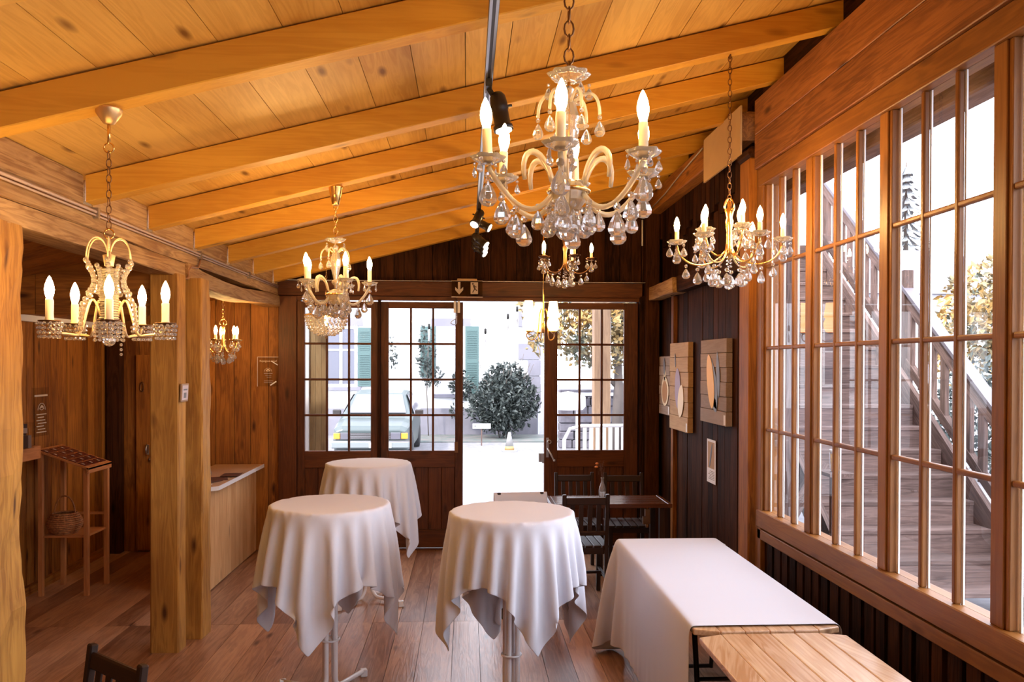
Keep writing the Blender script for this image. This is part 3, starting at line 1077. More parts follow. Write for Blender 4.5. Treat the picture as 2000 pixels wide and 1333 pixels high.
# ------------------------------------------------------------------ beaded chandelier (left)
c3x, c3y, c3z = -1.33, 3.128, 2.045
t = thing('beaded_chandelier', 'cream metal chandelier draped in bead strings beside the near timber post', 'chandelier', (c3x, c3y, c3z))
H = ztop(c3x) - c3z
m = MB()
m.lathe([(0.012, H - .058), (0.02, H - .055), (0.044, H - .02), (0.048, H - .004), (0.048, H)], 40, scallop=.07, lobes=20)
m.build('ceiling_canopy', plain('ribbed_gold', (0.8, 0.55, 0.28), rough=.4, metal=.8), t)
MB().tube([(0, 0, H - .055), (0, 0, H - .13)], .006, 8).build('drop_rod', GOLD, t)
m = MB()
m.ring((0, 0, H - .145), .018, .003, 16, 6, 'Y')
m.build('hanging_ring', GOLD, t)
MB().ring((0, 0, .335), .018, .003, 16, 6, 'Y').build('hanging_ring', GOLD, t)
chain_mb(.35, H - .16, link=.034, w=.009, r=.002).build('chain', BRONZE, t)
CREAMM = plain('cream_enamel', (0.85, 0.62, 0.32), rough=.3, metal=.3)
m = MB()
m.lathe([(.005, .32), (.006, .26), (.022, .255), (.016, .22), (.016, .215)], 14)
m.build('centre_stem', CREAMM, t)
m = MB()
for i in range(22):
    m.lathe([(.031, .205 - i * .009), (.036, .2005 - i * .009), (.031, .196 - i * .009)], 12, smooth=False)
m.build('ribbed_column', AMBER, t)
for k in range(6):
    a = k * PI / 3 + .35
    m = MB()
    m.tube(bez(pol(.006, a, .27), pol(.02, a, .34), pol(.085, a, .34), pol(.085, a, .23), 12), .0028, 6)
    m.build('hoop_arm', CREAMM, t)
    top, low = pol(.085, a, .23), pol(.10, a, -.01)
    pts = []
    for i in range(15):
        f = i / 14
        r_ = .085 - .035 * math.sin(PI * min(1, f * 1.6)) + .02 * f
        pts.append(pol(r_, a, .23 - .25 * f))
    bead_string(pts, .0105, 8, 5).build('bead_string', CRYSTAL, t)
    b = a + .5
    bead_string([pol(.07 - .02 * math.sin(PI * i / 8), b, .21 - .012 * i) for i in range(9)], .0095, 8, 5).build('bead_string', CRYSTAL, t)
n3 = 5
for k in range(n3):
    a = math.radians(95) + k * 2 * PI / n3
    R = .20
    p = bez(pol(.03, a, .03), pol(.075, a, .20), pol(.075, a, -.06), pol(.115, a, -.045), 14)
    p += bez(pol(.115, a, -.045), pol(.15, a, -.035), pol(R, a, -.05), pol(R, a, 0), 8)[1:]
    MB().tube(p, .0048, 7).build('arm', CREAMM, t)
    MB().lathe([(.008, -.004), (.036, .002), (.038, .006), (.008, .004)], 16).build('drip_pan', BRONZE, t, pol(R, a, 0))
    candle(t, pol(R, a, .004), .078, r=.0135, scale=1.0)
    m = MB()
    for j in range(12):
        b = 2 * PI * j / 12
        for q in range(4):
            m.ball(pol(R, a, -.006 - q * .0155) + pol(.038 - .002 * q, b, 0), .0068, 7, 4, smooth=False)
    m.build('bead_fringe', CRYSTAL, t)
    bead_string([pol(.05, a + .6, .0 - i * .015) for i in range(5)], .0075, 7, 4).build('bead_string', CRYSTAL, t)
MB().ball((0, 0, -.06), .024, 10, 7, smooth=False).build('bottom_ball', CRYSTAL, t)
bead_string([pol(.062, 1.1, -.06 - i * .018) for i in range(4)], .006).build('bead_string', CRYSTAL, t)

# ------------------------------------------------------------------ basket pendant and three-arm glass-shade lamp
bx, by, bz = -1.265, 7.455, 2.335
t = thing('basket_lamp', 'lit crystal basket lamp hanging in front of the leftmost glazed door', 'lamp', (bx, by, bz))
H = ztop(bx) - bz
chain_mb(.11, H - .005, link=.04, w=.007, r=.0016).build('chain', GOLD, t)
MB().lathe([(.004, .12), (.014, .10), (.012, .07), (.03, .02), (.034, .0)], 14).build('socket_cap', GOLD, t)
MB().ring((0, 0, 0), .187, .007, 36, 8).build('rim_ring', BRASS, t)
m = MB()
for k in range(3):
    a = k * 2 * PI / 3
    m.tube(bez(pol(.03, a, .01), pol(.09, a, .05), pol(.15, a, .04), pol(.185, a, .0), 8), .003, 5)
m.build('hanger_arms', BRASS, t)
m = MB()
for row in range(7):
    f = row / 6
    rr = .182 * math.cos(f * 1.15)
    zz = -.022 - .165 * math.sin(f * 1.2)
    cnt = int(30 - 14 * f)
    for j in range(cnt):
        a = 2 * PI * j / cnt + row * .1
        m.ball(pol(rr, a, zz), .0125, 6, 4, sq=(1, 1, 1.15), smooth=False)
m.build('crystal_basket', CRYSTAL, t)
b = bpy.data.objects.new('bulb', _bm)
COL.objects.link(b)
b.parent = t
b.location = (0, 0, -.015)
b.rotation_euler = (PI, 0, 0)
b.scale = (.9, .9, .9)
MB().lathe([(.001, -.215), (.009, -.205), (.006, -.185), (.012, -.18)], 10).build('bottom_finial', BRASS, t)

lx, ly, lz = 0.695, 7.457, 2.19
t = thing('three_arm_lamp', 'brass three-arm hanging lamp with ribbed glass shades in the open doorway', 'lamp', (lx, ly, lz))
t.scale = (1.08, 1.08, 1.08)
H = (ztop(lx) - lz) / 1.08
MB().tube([(0, 0, .02), (0, 0, H - .01)], .0055, 8).build('hanging_rod', GOLD, t)
MB().lathe([(.012, H - .05), (.04, H - .02), (.045, H + .012)], 16).build('ceiling_canopy', GOLD, t)
MB().lathe([(.005, -.01), (.014, .0), (.010, .04), (.016, .06), (.006, .08)], 12).build('centre_stem', BRASS, t)
for k, a in enumerate((math.radians(75), math.radians(-60), math.radians(190))):
    R = .085 if k == 0 else .15
    p = bez(pol(.02, a, .20), pol(.06, a, .12), pol(.03, a, -.02), pol(R * .6, a, -.06), 10)
    p += bez(pol(R * .6, a, -.06), pol(R * .95, a, -.09), pol(R * 1.35, a, -.03), pol(R, a, .0), 8)[1:]
    arm = MB().tube(p, .005, 7).build('arm', BRASS, t)
    m = MB()
    pr = []
    for i in range(27):
        f = i / 26
        rr = .024 + .030 * math.sin(PI * min(1, f * 1.7 + .08)) * (1 - f * .2) if f < .5 else .051 - .018 * (f - .5) / .5
        pr.append((rr + (.0016 if i % 2 else 0), .01 + .25 * f))
    m.lathe(pr + [(a_ - .004, b_) for a_, b_ in reversed(pr)], 20, closed=True)
    m.build('lamp_shade', SHADEGLOW, t, pol(R, a, 0))
    MB().lathe([(.006, -.012), (.02, .0), (.022, .012)], 12).build('shade_holder', BRASS, t, pol(R, a, 0))


# ------------------------------------------------------------------ lighting track and spotlights
t = thing('lighting_track', 'black metal lighting track running under the rafters', 'lighting track', (0.09, 0, 3.11))
MB().box((-.018, 1.2, 0), (.018, 8.1, .034)).build('rail', BLACK_METAL, t, bevel=.003)
m = MB()
m.box((-.016, 1.2, -.003), (-.006, 8.1, .0))
m.box((.006, 1.2, -.003), (.016, 8.1, .0))
m.build('rail_lip', STEEL, t)
for y in (1.40, 2.25, 4.24, 5.88, 7.46):
    MB().box((-.01, y - .01, .034), (.01, y + .01, ztop(.09) - 3.11 + .003)).build('hanger', STEEL, t)


def spot(loc, aim, label, s=1.0, arm=.09, grp='track spotlights', off=0.0):
    t = thing('track_spotlight', label, 'spotlight', loc, 0, grp)
    MB().box((-.014, -.05, 0.0), (.014, .05, .034)).build('track_adapter', BLACK_METAL, t, (0, 0, -.035), bevel=.002)
    MB().bar((0, 0, -.03), (off, 0, -.03 - arm), .022, .006, (0, 1, 0)).build('swivel_arm', BLACK_METAL, t)
    d = Vector(aim).normalized()
    q = Vector((0, 0, -1)).rotation_difference(d)
    c = Vector((off, 0, -.03 - arm))
    hd = bpy.data.objects.new('lamp_head', None)
    pr = [(.004, .055), (.022, .05), (.032, .035), (.035, .01), (.036, -.02), (.033, -.025), (.033, -.085), (.040, -.09), (.041, -.108), (.036, -.108)]
    h = MB().lathe([(a * s, b * s) for a, b in pr], 20).build('lamp_head', BLACK_METAL, t, c)
    h.rotation_mode = 'QUATERNION'
    h.rotation_quaternion = q
    MB().lathe([(.001, -.1095 * s), (.033 * s, -.1095 * s), (.033 * s, -.112 * s), (.001, -.113 * s)], 18).build('lens', SPOTGLOW, h)
    m = MB()
    m.tube([(-.052 * s, 0, -.01), (.052 * s, 0, -.01)], .006, 6)
    m.build('side_knob', BLACK_METAL, h)
    bpy.data.objects.remove(hd)
    return t


spot((.09, 3.52, 3.11), (.18, -.10, -1), 'black spotlight on the track just behind the large front chandelier', s=1.05, arm=.07, off=.045)
spot((.09, 6.25, 3.11), (-.35, -.5, -.75), 'black track spotlight facing the camera, first of the two mid-track ones', s=.95, arm=.05)
spot((.09, 6.55, 3.11), (.8, -.2, -.45), 'black track spotlight turned to the right, second of the mid-track pair', s=.95, arm=.05)
spot((.09, 7.30, 3.11), (.7, -.3, -.62), 'highest-looking spotlight of the far cluster of three on the track', s=1.0, arm=.06)
spot((.09, 7.60, 3.11), (.7, -.3, -.60), 'middle spotlight of the far cluster of three on the track', s=1.0, arm=.06)
spot((.09, 7.90, 3.11), (.7, -.3, -.58), 'spotlight at the very end of the track, last of the far three', s=1.0, arm=.06)

# ------------------------------------------------------------------ cloth draping (position based dynamics)


def drape(nx, ny, sx, sy, topz, collide, pin, steps=230, seed=1, amp=0.010, lobes=9, orig=(0, 0), bend=0.10):
    rs = np.random.RandomState(seed)
    X, Y = np.meshgrid(np.linspace(-sx / 2, sx / 2, nx), np.linspace(-sy / 2, sy / 2, ny), indexing='ij')
    P = np.stack([X + orig[0], Y + orig[1], np.full_like(X, topz)], -1)
    th = np.arctan2(P[..., 1], P[..., 0])
    rad = np.hypot(P[..., 0], P[..., 1])
    pinm = pin(P)
    ph = rs.uniform(0, 6.28, 3)
    P[..., 2] += np.where(pinm, 0, amp * (np.sin(lobes * th + ph[0]) + .6 * np.sin((lobes + 4) * th + ph[1]) + .5 * rs.uniform(-1, 1, th.shape)))
    V = np.zeros_like(P)
    inv = np.where(pinm, 0.0, 1.0)[..., None]
    lx, ly = sx / (nx - 1), sy / (ny - 1)
    ld = math.hypot(lx, ly)
    cons = []

    def con(dx, dy, rest, stiff):
        # colour sets so that no vertex appears twice in one set
        mx = 2 * abs(dx) if dx else 1
        my = 2 * abs(dy) if dy else 1
        for cx in range(mx):
            for cy in range(my):
                if dx and dy and False:
                    continue
                I = np.arange(nx)
                J = np.arange(ny)
                if dx:
                    selI = I[(I % mx == cx)]
                else:
                    selI = I
                if dx == 0:
                    selJ = J[(J % my == cy)]
                elif dy == 0:
                    selJ = J
                else:
                    selJ = J[(J % my == cy)]
                selI = selI[(selI + dx >= 0) & (selI + dx < nx)]
                selJ = selJ[(selJ + dy >= 0) & (selJ + dy < ny)]
                if len(selI) and len(selJ):
                    cons.append((np.ix_(selI, selJ), np.ix_(selI + dx, selJ + dy), rest, stiff))
    con(1, 0, lx, 1.0)
    con(0, 1, ly, 1.0)
    con(1, 1, ld, 0.5)
    con(1, -1, ld, 0.5)
    con(2, 0, 2 * lx, bend)
    con(0, 2, 2 * ly, bend)
    dt = 0.016
    for st in range(steps):
        V[..., 2] -= 9.8 * dt
        V *= 0.975 if st < steps * .7 else 0.9
        Q = P + V * dt * inv
        for it in range(14):
            for A, B, rest, k in cons:
                a, b = Q[A], Q[B]
                d = b - a
                l = np.sqrt((d * d).sum(-1, keepdims=True)) + 1e-9
                wa, wb = inv[A], inv[B]
                w = wa + wb
                w = np.where(w > 0, w, 1)
                c = d * ((l - rest) / l / w * k)
                Q[A] = a + c * wa
                Q[B] = b - c * wb
            if it % 3 == 2:
                Q = collide(Q, P)
        Q = collide(Q, P)
        V = (Q - P) / dt
        P = Q
    return P


def grid_mesh(name, P, mat, parent=None, loc=(0, 0, 0), rotz=0, thick=0.0022):
    nx, ny = P.shape[:2]
    m = MB()
    fs = [(i * ny + j, (i + 1) * ny + j, (i + 1) * ny + j + 1, i * ny + j + 1) for i in range(nx - 1) for j in range(ny - 1)]
    m.add([tuple(map(float, p)) for p in P.reshape(-1, 3)], fs, smooth=True)
    o = m.build(name, mat, parent, loc)
    o.rotation_euler = (0, 0, rotz)
    so = o.modifiers.new('cloth_thickness', 'SOLIDIFY')
    so.thickness = thick
    so.offset = 1
    sb = o.modifiers.new('smooth', 'SUBSURF')
    sb.levels = 1
    sb.render_levels = 1
    return o


RT = 0.335


def disc_collide(Q, P):
    r = np.hypot(Q[..., 0], Q[..., 1]) + 1e-9
    z = Q[..., 2]
    inside = r < RT + .004
    over = inside & (z < 1.104) & ((z > 1.06) | (r < RT - .05))
    side = inside & ~over & (z < 1.104)
    Q[..., 2] = np.where(over, 1.104, z)
    f = np.where(side, (RT + .004) / r, 1.0)
    Q[..., 0] *= f
    Q[..., 1] *= f
    return Q


cloths = []
for seed, lob, og in ((3, 8, (0, 0)), (8, 9, (.055, .03)), (14, 10, (0, 0))):
    cloths.append(drape(72, 72, 1.40, 1.40, 1.104, disc_collide, lambda P: np.hypot(P[..., 0], P[..., 1]) < RT * .93, seed=seed, lobes=lob, amp=.020, orig=og))


def cocktail_table(label, loc, rotz):
    t = thing('cocktail_table', label, 'table', loc, rotz)
    MB().lathe([(.001, 1.075), (RT - .01, 1.075), (RT, 1.08), (RT, 1.095), (RT - .006, 1.10), (.001, 1.10)], 64).build('tabletop', WHITE_PLASTIC, t)
    for k in range(4):
        a = k * PI / 2 + PI / 4
        o = .036
        c = Vector((o * math.cos(a), o * math.sin(a), 0))
        d = Vector((math.cos(a), math.sin(a), 0))
        pts = [c + d * .16 + Vector((0, 0, 1.068)), c + d * .05 + Vector((0, 0, 1.062)), c + d * .012 + Vector((0, 0, 1.05)), c + Vector((0, 0, 1.0)), c + Vector((0, 0, .12))]
        for i in range(1, 7):
            b = PI / 2 * i / 6
            pts.append(c + d * (.075 * (1 - math.cos(b))) + Vector((0, 0, .12 - .085 * math.sin(b))))
        pts.append(c + d * .31 + Vector((0, 0, .033)))
        leg = MB().tube(pts, .0145, 12).build('leg', WHITE_METAL, t)
        m = MB()
        e = c + d * .30
        m.box((e.x - .02, e.y - .02, 0.0), (e.x + .02, e.y + .02, .045))
        m.build('rubber_foot', WHITE_PLASTIC, leg, bevel=.004)
    m = MB()
    m.ring((0, 0, .33), .052, .006, 24, 8)
    m.bar((-.04, 0, .33), (.04, 0, .33), .012, .005)
    m.build('leg_bracket', WHITE_METAL, t)
    return t


tabs = [((-0.775, 4.70, 0), math.radians(-72), 'white steel cocktail table under the front left cloth, legs showing', 'white square cloth draped over the front left round cocktail table', math.radians(38)),
        ((0.243, 4.41, 0), math.radians(20), 'white steel cocktail table under the front right cloth, legs showing', 'white square cloth draped over the front round table before the open door', math.radians(62)),
        ((-0.787, 6.62, 0), math.radians(10), 'cocktail table under the rearmost round cloth, beside the glazed doors', 'white square cloth on the rearmost round table beside the glazed doors', math.radians(25))]
for (loc, rz, lab, clab, cr), P in zip(tabs, cloths):
    cocktail_table(lab, loc, rz)
    tag(grid_mesh('tablecloth', P, CLOTH, loc=loc, rotz=cr), clab, 'tablecloth', 'white cloths on the round cocktail tables')

# ------------------------------------------------------------------ beer tables and the long cloth
def beer_table(label, y0, y1, x0, x1, z=.75):
    t = thing('folding_table', label, 'table', ((x0 + x1) / 2, (y0 + y1) / 2, 0))
    hx, hy = (x1 - x0) / 2, (y1 - y0) / 2
    # plank top with rounded corners
    m = MB()
    rc = .05
    n = 6
    for k in range(n):
        a, b = -hx + 2 * hx * k / n, -hx + 2 * hx * (k + 1) / n - .0003
        ea = rc * .75 if k == 0 else 0
        eb = rc * .75 if k == n - 1 else 0
        P = [(a, -hy + ea, z - .028), (b, -hy + eb, z - .028), (b, hy - eb, z - .028), (a, hy - ea, z - .028), (a, -hy + ea, z), (b, -hy + eb, z), (b, hy - eb, z), (a, hy - ea, z)]
        m.hexa(P, 1)
    m.build('tabletop', W_TABLE, t, bevel=.006, seg=2)
    for s_ in (-1, 1):
        y = s_ * (hy - .32)
        m = MB()
        for e in (-1, 1):
            m.tube([(e * (hx - .08), y, z - .03), (e * (hx - .12), y, .02)], .013, 8)
        m.tube([(-hx + .13, y, .03), (hx - .13, y, .03)], .013, 8)
        m.tube([(-hx + .10, y, .42), (hx - .10, y, .42)], .010, 8)
        m.build('trestle_leg', BLACK_METAL, t)
    return t


beer_table('pine trestle table mostly hidden under the long white cloth', 3.462, 5.31, 0.985, 1.635)
beer_table('bare pine trestle table with worn varnish at the bottom right', 1.55, 3.435, 0.98, 1.62, z=.748)
BX0, BX1, BY0, BY1, BZ = 0.972, 1.646, 3.0, 5.322, .757


def box_collide(Q, P):
    x, y, z = Q[..., 0], Q[..., 1], Q[..., 2]
    ins = (x > BX0) & (x < BX1) & (y > BY0) & (y < BY1) & (z < BZ)
    dx0, dx1, dy1, dz = x - BX0, BX1 - x, BY1 - y, BZ - z
    mn = np.minimum(np.minimum(dx0, dx1), np.minimum(dy1, dz))
    Q[..., 2] = np.where(ins & (mn == dz), BZ, z)
    Q[..., 0] = np.where(ins & (mn == dx0), BX0, np.where(ins & (mn == dx1), BX1, x))
    Q[..., 1] = np.where(ins & (mn == dy1), BY1, y)
    Q[..., 2] = np.maximum(Q[..., 2], .01)
    return Q


cx0, cx1, cy0, cy1 = BX0 - .60, BX1 + .07, 3.515, BY1 + .42


def bpin(P):
    return (P[..., 0] > BX0 + .001) & (P[..., 0] < BX1 - .001) & (P[..., 1] < BY1 - .001)


PC = drape(52, 78, cx1 - cx0, cy1 - cy0, BZ, box_collide, bpin, steps=200, seed=5, amp=.012, lobes=14, orig=((cx0 + cx1) / 2, (cy0 + cy1) / 2))
tag(grid_mesh('tablecloth', PC, CLOTH), 'long white cloth spread over the trestle table under the windows', 'tablecloth')


# ------------------------------------------------------------------ chairs
def chair(label, loc, rotz, mat=W_CHAIR, group='dark slatted dining chairs'):
    """Faces -Y (sitter looks to -Y); backrest on the +Y side."""
    t = thing('dining_chair', label, 'chair', loc, rotz, group)
    m = MB()
    for k in range(6):
        m.box((-.2 + k * .067, -.20, .44), (-.2 + k * .067 + .058, .19, .458), axis=1)
    m.build('seat', mat, t, bevel=.004)
    m = MB()
    m.box((-.18, -.19, .39), (.18, -.17, .44))
    m.box((-.18, .17, .39), (.18, .19, .44))
    m.box((-.19, -.17, .39), (-.17, .17, .44))
    m.box((.17, -.17, .39), (.19, .17, .44))
    m.build('seat_frame', mat, t)
    for s_ in (-1, 1):
        MB().bar((s_ * .18, -.18, 0), (s_ * .18, -.18, .44), .034, .034, (0, 1, 0)).build('leg', mat, t, bevel=.003)
        m = MB()
        m.bar((s_ * .172, .215, 0), (s_ * .172, .19, .46), .032, .036, (0, 1, 0))
        m.bar((s_ * .172, .19, .45), (s_ * .172, .245, .875), .032, .030, (0, 1, 0))
        m.build('leg', mat, t, bevel=.005)
    m = MB()
    m.bar((-.16, .238, .82), (.16, .238, .82), .022, .06, (0, .13, 1))
    m.build('top_rail', mat, t, bevel=.006)
    m = MB()
    m.bar((-.16, .205, .56), (.16, .205, .56), .02, .035, (0, .13, 1))
    m.build('lower_rail', mat, t, bevel=.004)
    m = MB()
    for k in range(4):
        xx = -.105 + k * .07
        m.bar((xx, .207, .57), (xx, .236, .80), .036, .010, (0, 1, 0))
    m.build('back_slat', mat, t, bevel=.002)
    m = MB()
    m.bar((-.17, 0, .2), (.17, 0, .2), .02, .02)
    m.bar((-.18, -.18, .2), (-.172, .2, .2), .02, .02)
    m.bar((.18, -.18, .2), (.172, .2, .2), .02, .02)
    m.build('stretcher', mat, t)
    return t


c = chair('dark slatted chair with its back to the camera at the dark corner table', (0.955, 6.28, 0), PI)
c.rotation_euler = (0, 0, PI)
# place so that the backrest is on the camera side
c.rotation_euler = (0, 0, PI + .03)
c.location = (0.93, 6.63, 0)
dup(c, (1.02, 7.46, 0), 0.02, 'dark slatted chair facing the camera behind the corner table, beside the doorway')
dup(c, (1.47, 7.42, 0), -0.03, 'dark slatted chair behind the corner table, nearest the dark right wall')
dup(c, (0.445, 6.27, 0), math.radians(4), 'dark chair at the corner table with a white cloth hung on its back')
dup(c, (-1.385, 2.76, 0), math.radians(-40), 'dark slatted chair cut off by the bottom edge, nearest the camera')
# white cloth hung on the chair back in the doorway
m = MB()
pts = []
PW = []
for i in range(15):
    f = i / 14
    xx = -.215 + .43 * f
    row = []
    for j in range(17):
        g = j / 16 * 2 - 1
        zz = .862 - abs(g) ** 1.0 * .23 + (0.012 * math.sin(f * 9) if abs(g) > .9 else 0)
        if abs(g) < .12:
            zz = .862 + .006 * math.cos(g / .12 * PI / 2)
        yy = .244 + (.024 if g > 0 else -.024) * min(1, abs(g) * 6) + .004 * math.sin(f * 14) * abs(g) - .02 * abs(g)
        row.append((xx, yy, zz + .018))
    PW.append(row)
o = grid_mesh('hanging_cloth', np.array(PW), CLOTH, loc=(0.445, 6.27, 0), rotz=math.radians(4), thick=.002)
tag(o, 'small white cloth hanging over a chair back in the open doorway', 'cloth')

# ------------------------------------------------------------------ dark corner table
t = thing('dark_table', 'dark wooden table in the far right corner holding a flower bottle', 'table', (1.18, 6.81, 0))
m = MB()
for k in range(4):
    m.box((-.46, -.20 + k * .1005, .735), (.46, -.10 + k * .1005 - .001, .76), axis=0)
m.box((-.495, -.22, .728), (-.46, .22, .762), axis=1)
m.box((.46, -.22, .728), (.495, .22, .762), axis=1)
m.box((-.46, -.22, .728), (.46, -.20, .762), axis=0)
m.box((-.46, .202, .728), (.46, .22, .762), axis=0)
m.build('tabletop', W_DTAB, t, bevel=.003)
for sx in (-1, 1):
    for sy in (-1, 1):
        MB().box((sx * .42 - .022, sy * .17 - .022, 0), (sx * .42 + .022, sy * .17 + .022, .728)).build('leg', W_CHAIR, t, bevel=.003)
m = MB()
m.box((.27, -.235, .60), (.31, -.20, .72))
m.box((.25, -.245, .60), (.28, -.205, .66))
m.tube([(.29, -.22, .58), (.29, -.22, .73)], .006, 6)
m.ball((.29, -.22, .585), .018)
m.build('clamp', BRONZE, t)

vx, vy = 1.135, 6.80
t = thing('flower_bottle', 'glass bottle with dried orange flowers on the dark corner table', 'vase', (vx, vy, .762))
pr = [(.001, 0), (.027, 0), (.030, .006), (.030, .09), (.022, .12), (.011, .15), (.011, .175), (.014, .18), (.014, .188), (.009, .188), (.009, .15), (.020, .118), (.027, .088), (.027, .008), (.001, .006)]
MB().lathe(pr, 20).build('bottle', CRYSTAL, t)
m = MB()
rr = random.Random(4)
for k in range(9):
    a = rr.uniform(0, 6.28)
    e = Vector((.05 * math.cos(a) * rr.uniform(.3, 1), .03 * math.sin(a), .27 + rr.uniform(-.02, .07)))
    m.tube([(0, 0, .02), (0, 0, .16), tuple(e)], .0012, 4)
    for q in range(4):
        m.ball(tuple(e + Vector((rr.uniform(-.01, .01), 0, -.015 * q))), .004, 5, 3)
m.build('dried_sprigs', plain('dried_stem', (0.12, 0.05, 0.03), rough=.8), t)
m = MB()
for p in ((-.045, .0, .305), (-.05, .01, .275)):
    m.ball(p, .016, 10, 6, sq=(1, 1, .6))
m.build('orange_blossom', plain('orange_petals', (0.75, 0.22, 0.03), rough=.7), t)

# ------------------------------------------------------------------ wall art, flyer
def art(label, y0, y1, z0, z1, mat, painter, thick=.05, tilt=0.0):
    t = thing('painted_wood_block', label, 'painting', (1.995, y0, z0))
    w, h = y1 - y0, z1 - z0
    m = MB()
    nb = 6
    zz = 0
    for k in range(nb):
        hh = h / nb
        m.box((-thick + .004 * (k % 2), .002 * (k % 3), k * hh + .0015), (0, w - .004 * ((k + 1) % 2), (k + 1) * hh - .0015), axis=1)
    m.build('wood_block', mat, t, bevel=.002)
    painter(t, w, h, -thick - .0015)
    m = MB()
    m.box((-thick - .002, .01, .01), (-thick - .0005, .05, .085))
    m.build('price_tag', PAPER, t)
    return t


def leaf_shape(m, x, cy, cz, L_, W_, ang, n=20, sharp=1.0):
    pts = []
    for i in range(n):
        a = 2 * PI * i / n
        u, v = L_ / 2 * math.cos(a), W_ / 2 * math.sin(a) * abs(math.sin(a)) ** (sharp - 1 if sharp > 1 else 0)
        pts.append((x, cy + u * math.sin(ang) + v * math.cos(ang), cz + u * math.cos(ang) - v * math.sin(ang)))
    m.poly(pts, (-.002, 0, 0))


def p_corn(t, w, h, x):
    m = MB()
    leaf_shape(m, x, w * .50, h * .50, h * .72, w * .30, .50, sharp=1.3)
    leaf_shape(m, x, w * .28, h * .58, h * .55, w * .12, .12, sharp=1.6)
    leaf_shape(m, x, w * .42, h * .24, h * .25, w * .14, .8, sharp=1.4)
    m.build('slate_leaves', BLUEGREY, t)
    m = MB()
    leaf_shape(m, x - .003, w * .56, h * .50, h * .66, w * .26, .26, sharp=1.1)
    m.build('ochre_cob', OCHRE, t)


def p_veg(t, w, h, x):
    m = MB()
    leaf_shape(m, x, w * .52, h * .48, h * .46, w * .30, .05)
    m.build('mauve_shape', MAUVE, t)
    m = MB()
    leaf_shape(m, x - .003, w * .34, h * .34, h * .38, w * .30, -.25, sharp=1.2)
    m.build('cream_shape', CREAM, t)
    m = MB()
    leaf_shape(m, x, w * .66, h * .80, h * .16, w * .05, .2)
    m.build('stalk', BLUEGREY, t)


def p_onion(t, w, h, x):
    m = MB()
    leaf_shape(m, x, w * .4, h * .40, h * .5, w * .66, 0)
    leaf_shape(m, x, w * .42, h * .68, h * .2, w * .18, 0, sharp=1.5)
    m.build('cream_ring', CREAM, t)
    m = MB()
    leaf_shape(m, x - .003, w * .4, h * .39, h * .38, w * .44, 0)
    m.build('umber_centre', UMBER, t)
    m = MB()
    leaf_shape(m, x - .001, w * .46, h * .82, h * .3, w * .16, .1, sharp=1.6)
    m.build('slate_shoot', BLUEGREY, t)


art('painted wood block with an ochre cob shape, nearest the windows', 6.06, 6.74, 1.43, 2.10, W_ARTG, p_corn)
art('tan wood block painted with cream and mauve vegetable shapes, the middle one', 7.13, 7.78, 1.29, 2.10, W_ART, p_veg)
art('grey wood block painted with a cream bulb outline, farthest along the wall', 7.84, 8.28, 1.40, 1.98, W_ARTG, p_onion, thick=.035)
t = thing('flyer', 'long paper flyer pinned low on the dark right wall', 'flyer', (1.998, 6.47, .93))
MB().box((-.004, 0, 0), (-.001, .235, .355)).build('paper_sheet', PAPER, t)
m = MB()
m.box((-.0055, .03, .12), (-.004, .205, .335))
m.build('picture_panel', plain('flyer_tan', (0.42, 0.25, 0.12), rough=.7), t)
m = MB()
leaf_shape(m, -.0055, .12, .225, .21, .03, -.35)
m.build('picture_pod', BLUEGREY, t)
m = MB()
for k in range(6):
    m.box((-.0055, .03, .03 + k * .013), (-.004, .19 - .02 * (k % 3), .034 + k * .013))
m.build('text_lines', plain('flyer_ink', (0.25, .17, .12), rough=.7), t)

# beige panel high on the wall beside the windows
tag(MB().box((1.845, 5.47, 3.32), (1.858, 6.33, 3.655)).build('beige_panel', BEIGE), 'blank beige panel fixed high up between the windows and the dark wall', 'panel')
# wire along the right plate
m = MB()
m.tube([(1.845, 6.36, 3.60), (1.85, 7.0, 3.56), (1.85, 7.6, 3.50), (1.84, 8.35, 3.45)], .006, 6)
tag(m.build('electric_cable', plain('grey_cable', (.35, .3, .28), rough=.5)), 'grey cable running along the wall plate beyond the beige panel', 'cable')
# white rod on a cord
t = thing('pull_rod', 'thin white rod hanging from a cord on the dark far wall', 'rod', (1.80, 8.36, 2.74))
MB().tube([(0, 0, .38), (0, 0, .645)], .008, 8).build('white_rod', EDGE, t)
MB().tube([(0, 0, .645), (0, .03, .85)], .002, 5).build('cord', BRONZE, t)
MB().tube([(0, 0, .38), (.01, .02, 0.0)], .002, 5).build('tail_cord', BRONZE, t)

# ------------------------------------------------------------------ lettering helper
def text(body, size, loc, rot, mat, parent, name='lettering', align='CENTER', extrude=.0008):
    cu = bpy.data.curves.new(name, 'FONT')
    cu.body = body
    cu.size = size
    cu.extrude = extrude
    cu.align_x = align
    o = bpy.data.objects.new(name, cu)
    cu.materials.append(mat)
    COL.objects.link(o)
    me = bpy.data.meshes.new_from_object(o.evaluated_get(bpy.context.evaluated_depsgraph_get()))
    bpy.data.objects.remove(o)
    o = bpy.data.objects.new(name, me)
    COL.objects.link(o)
    o.location = loc
    o.rotation_euler = rot
    if parent:
        o.parent = parent
    return o


WARMW = plain('cream_print', (0.85, 0.66, 0.42), rough=.6)
GREYW = plain('grey_print', (0.50, 0.42, 0.36), rough=.6)

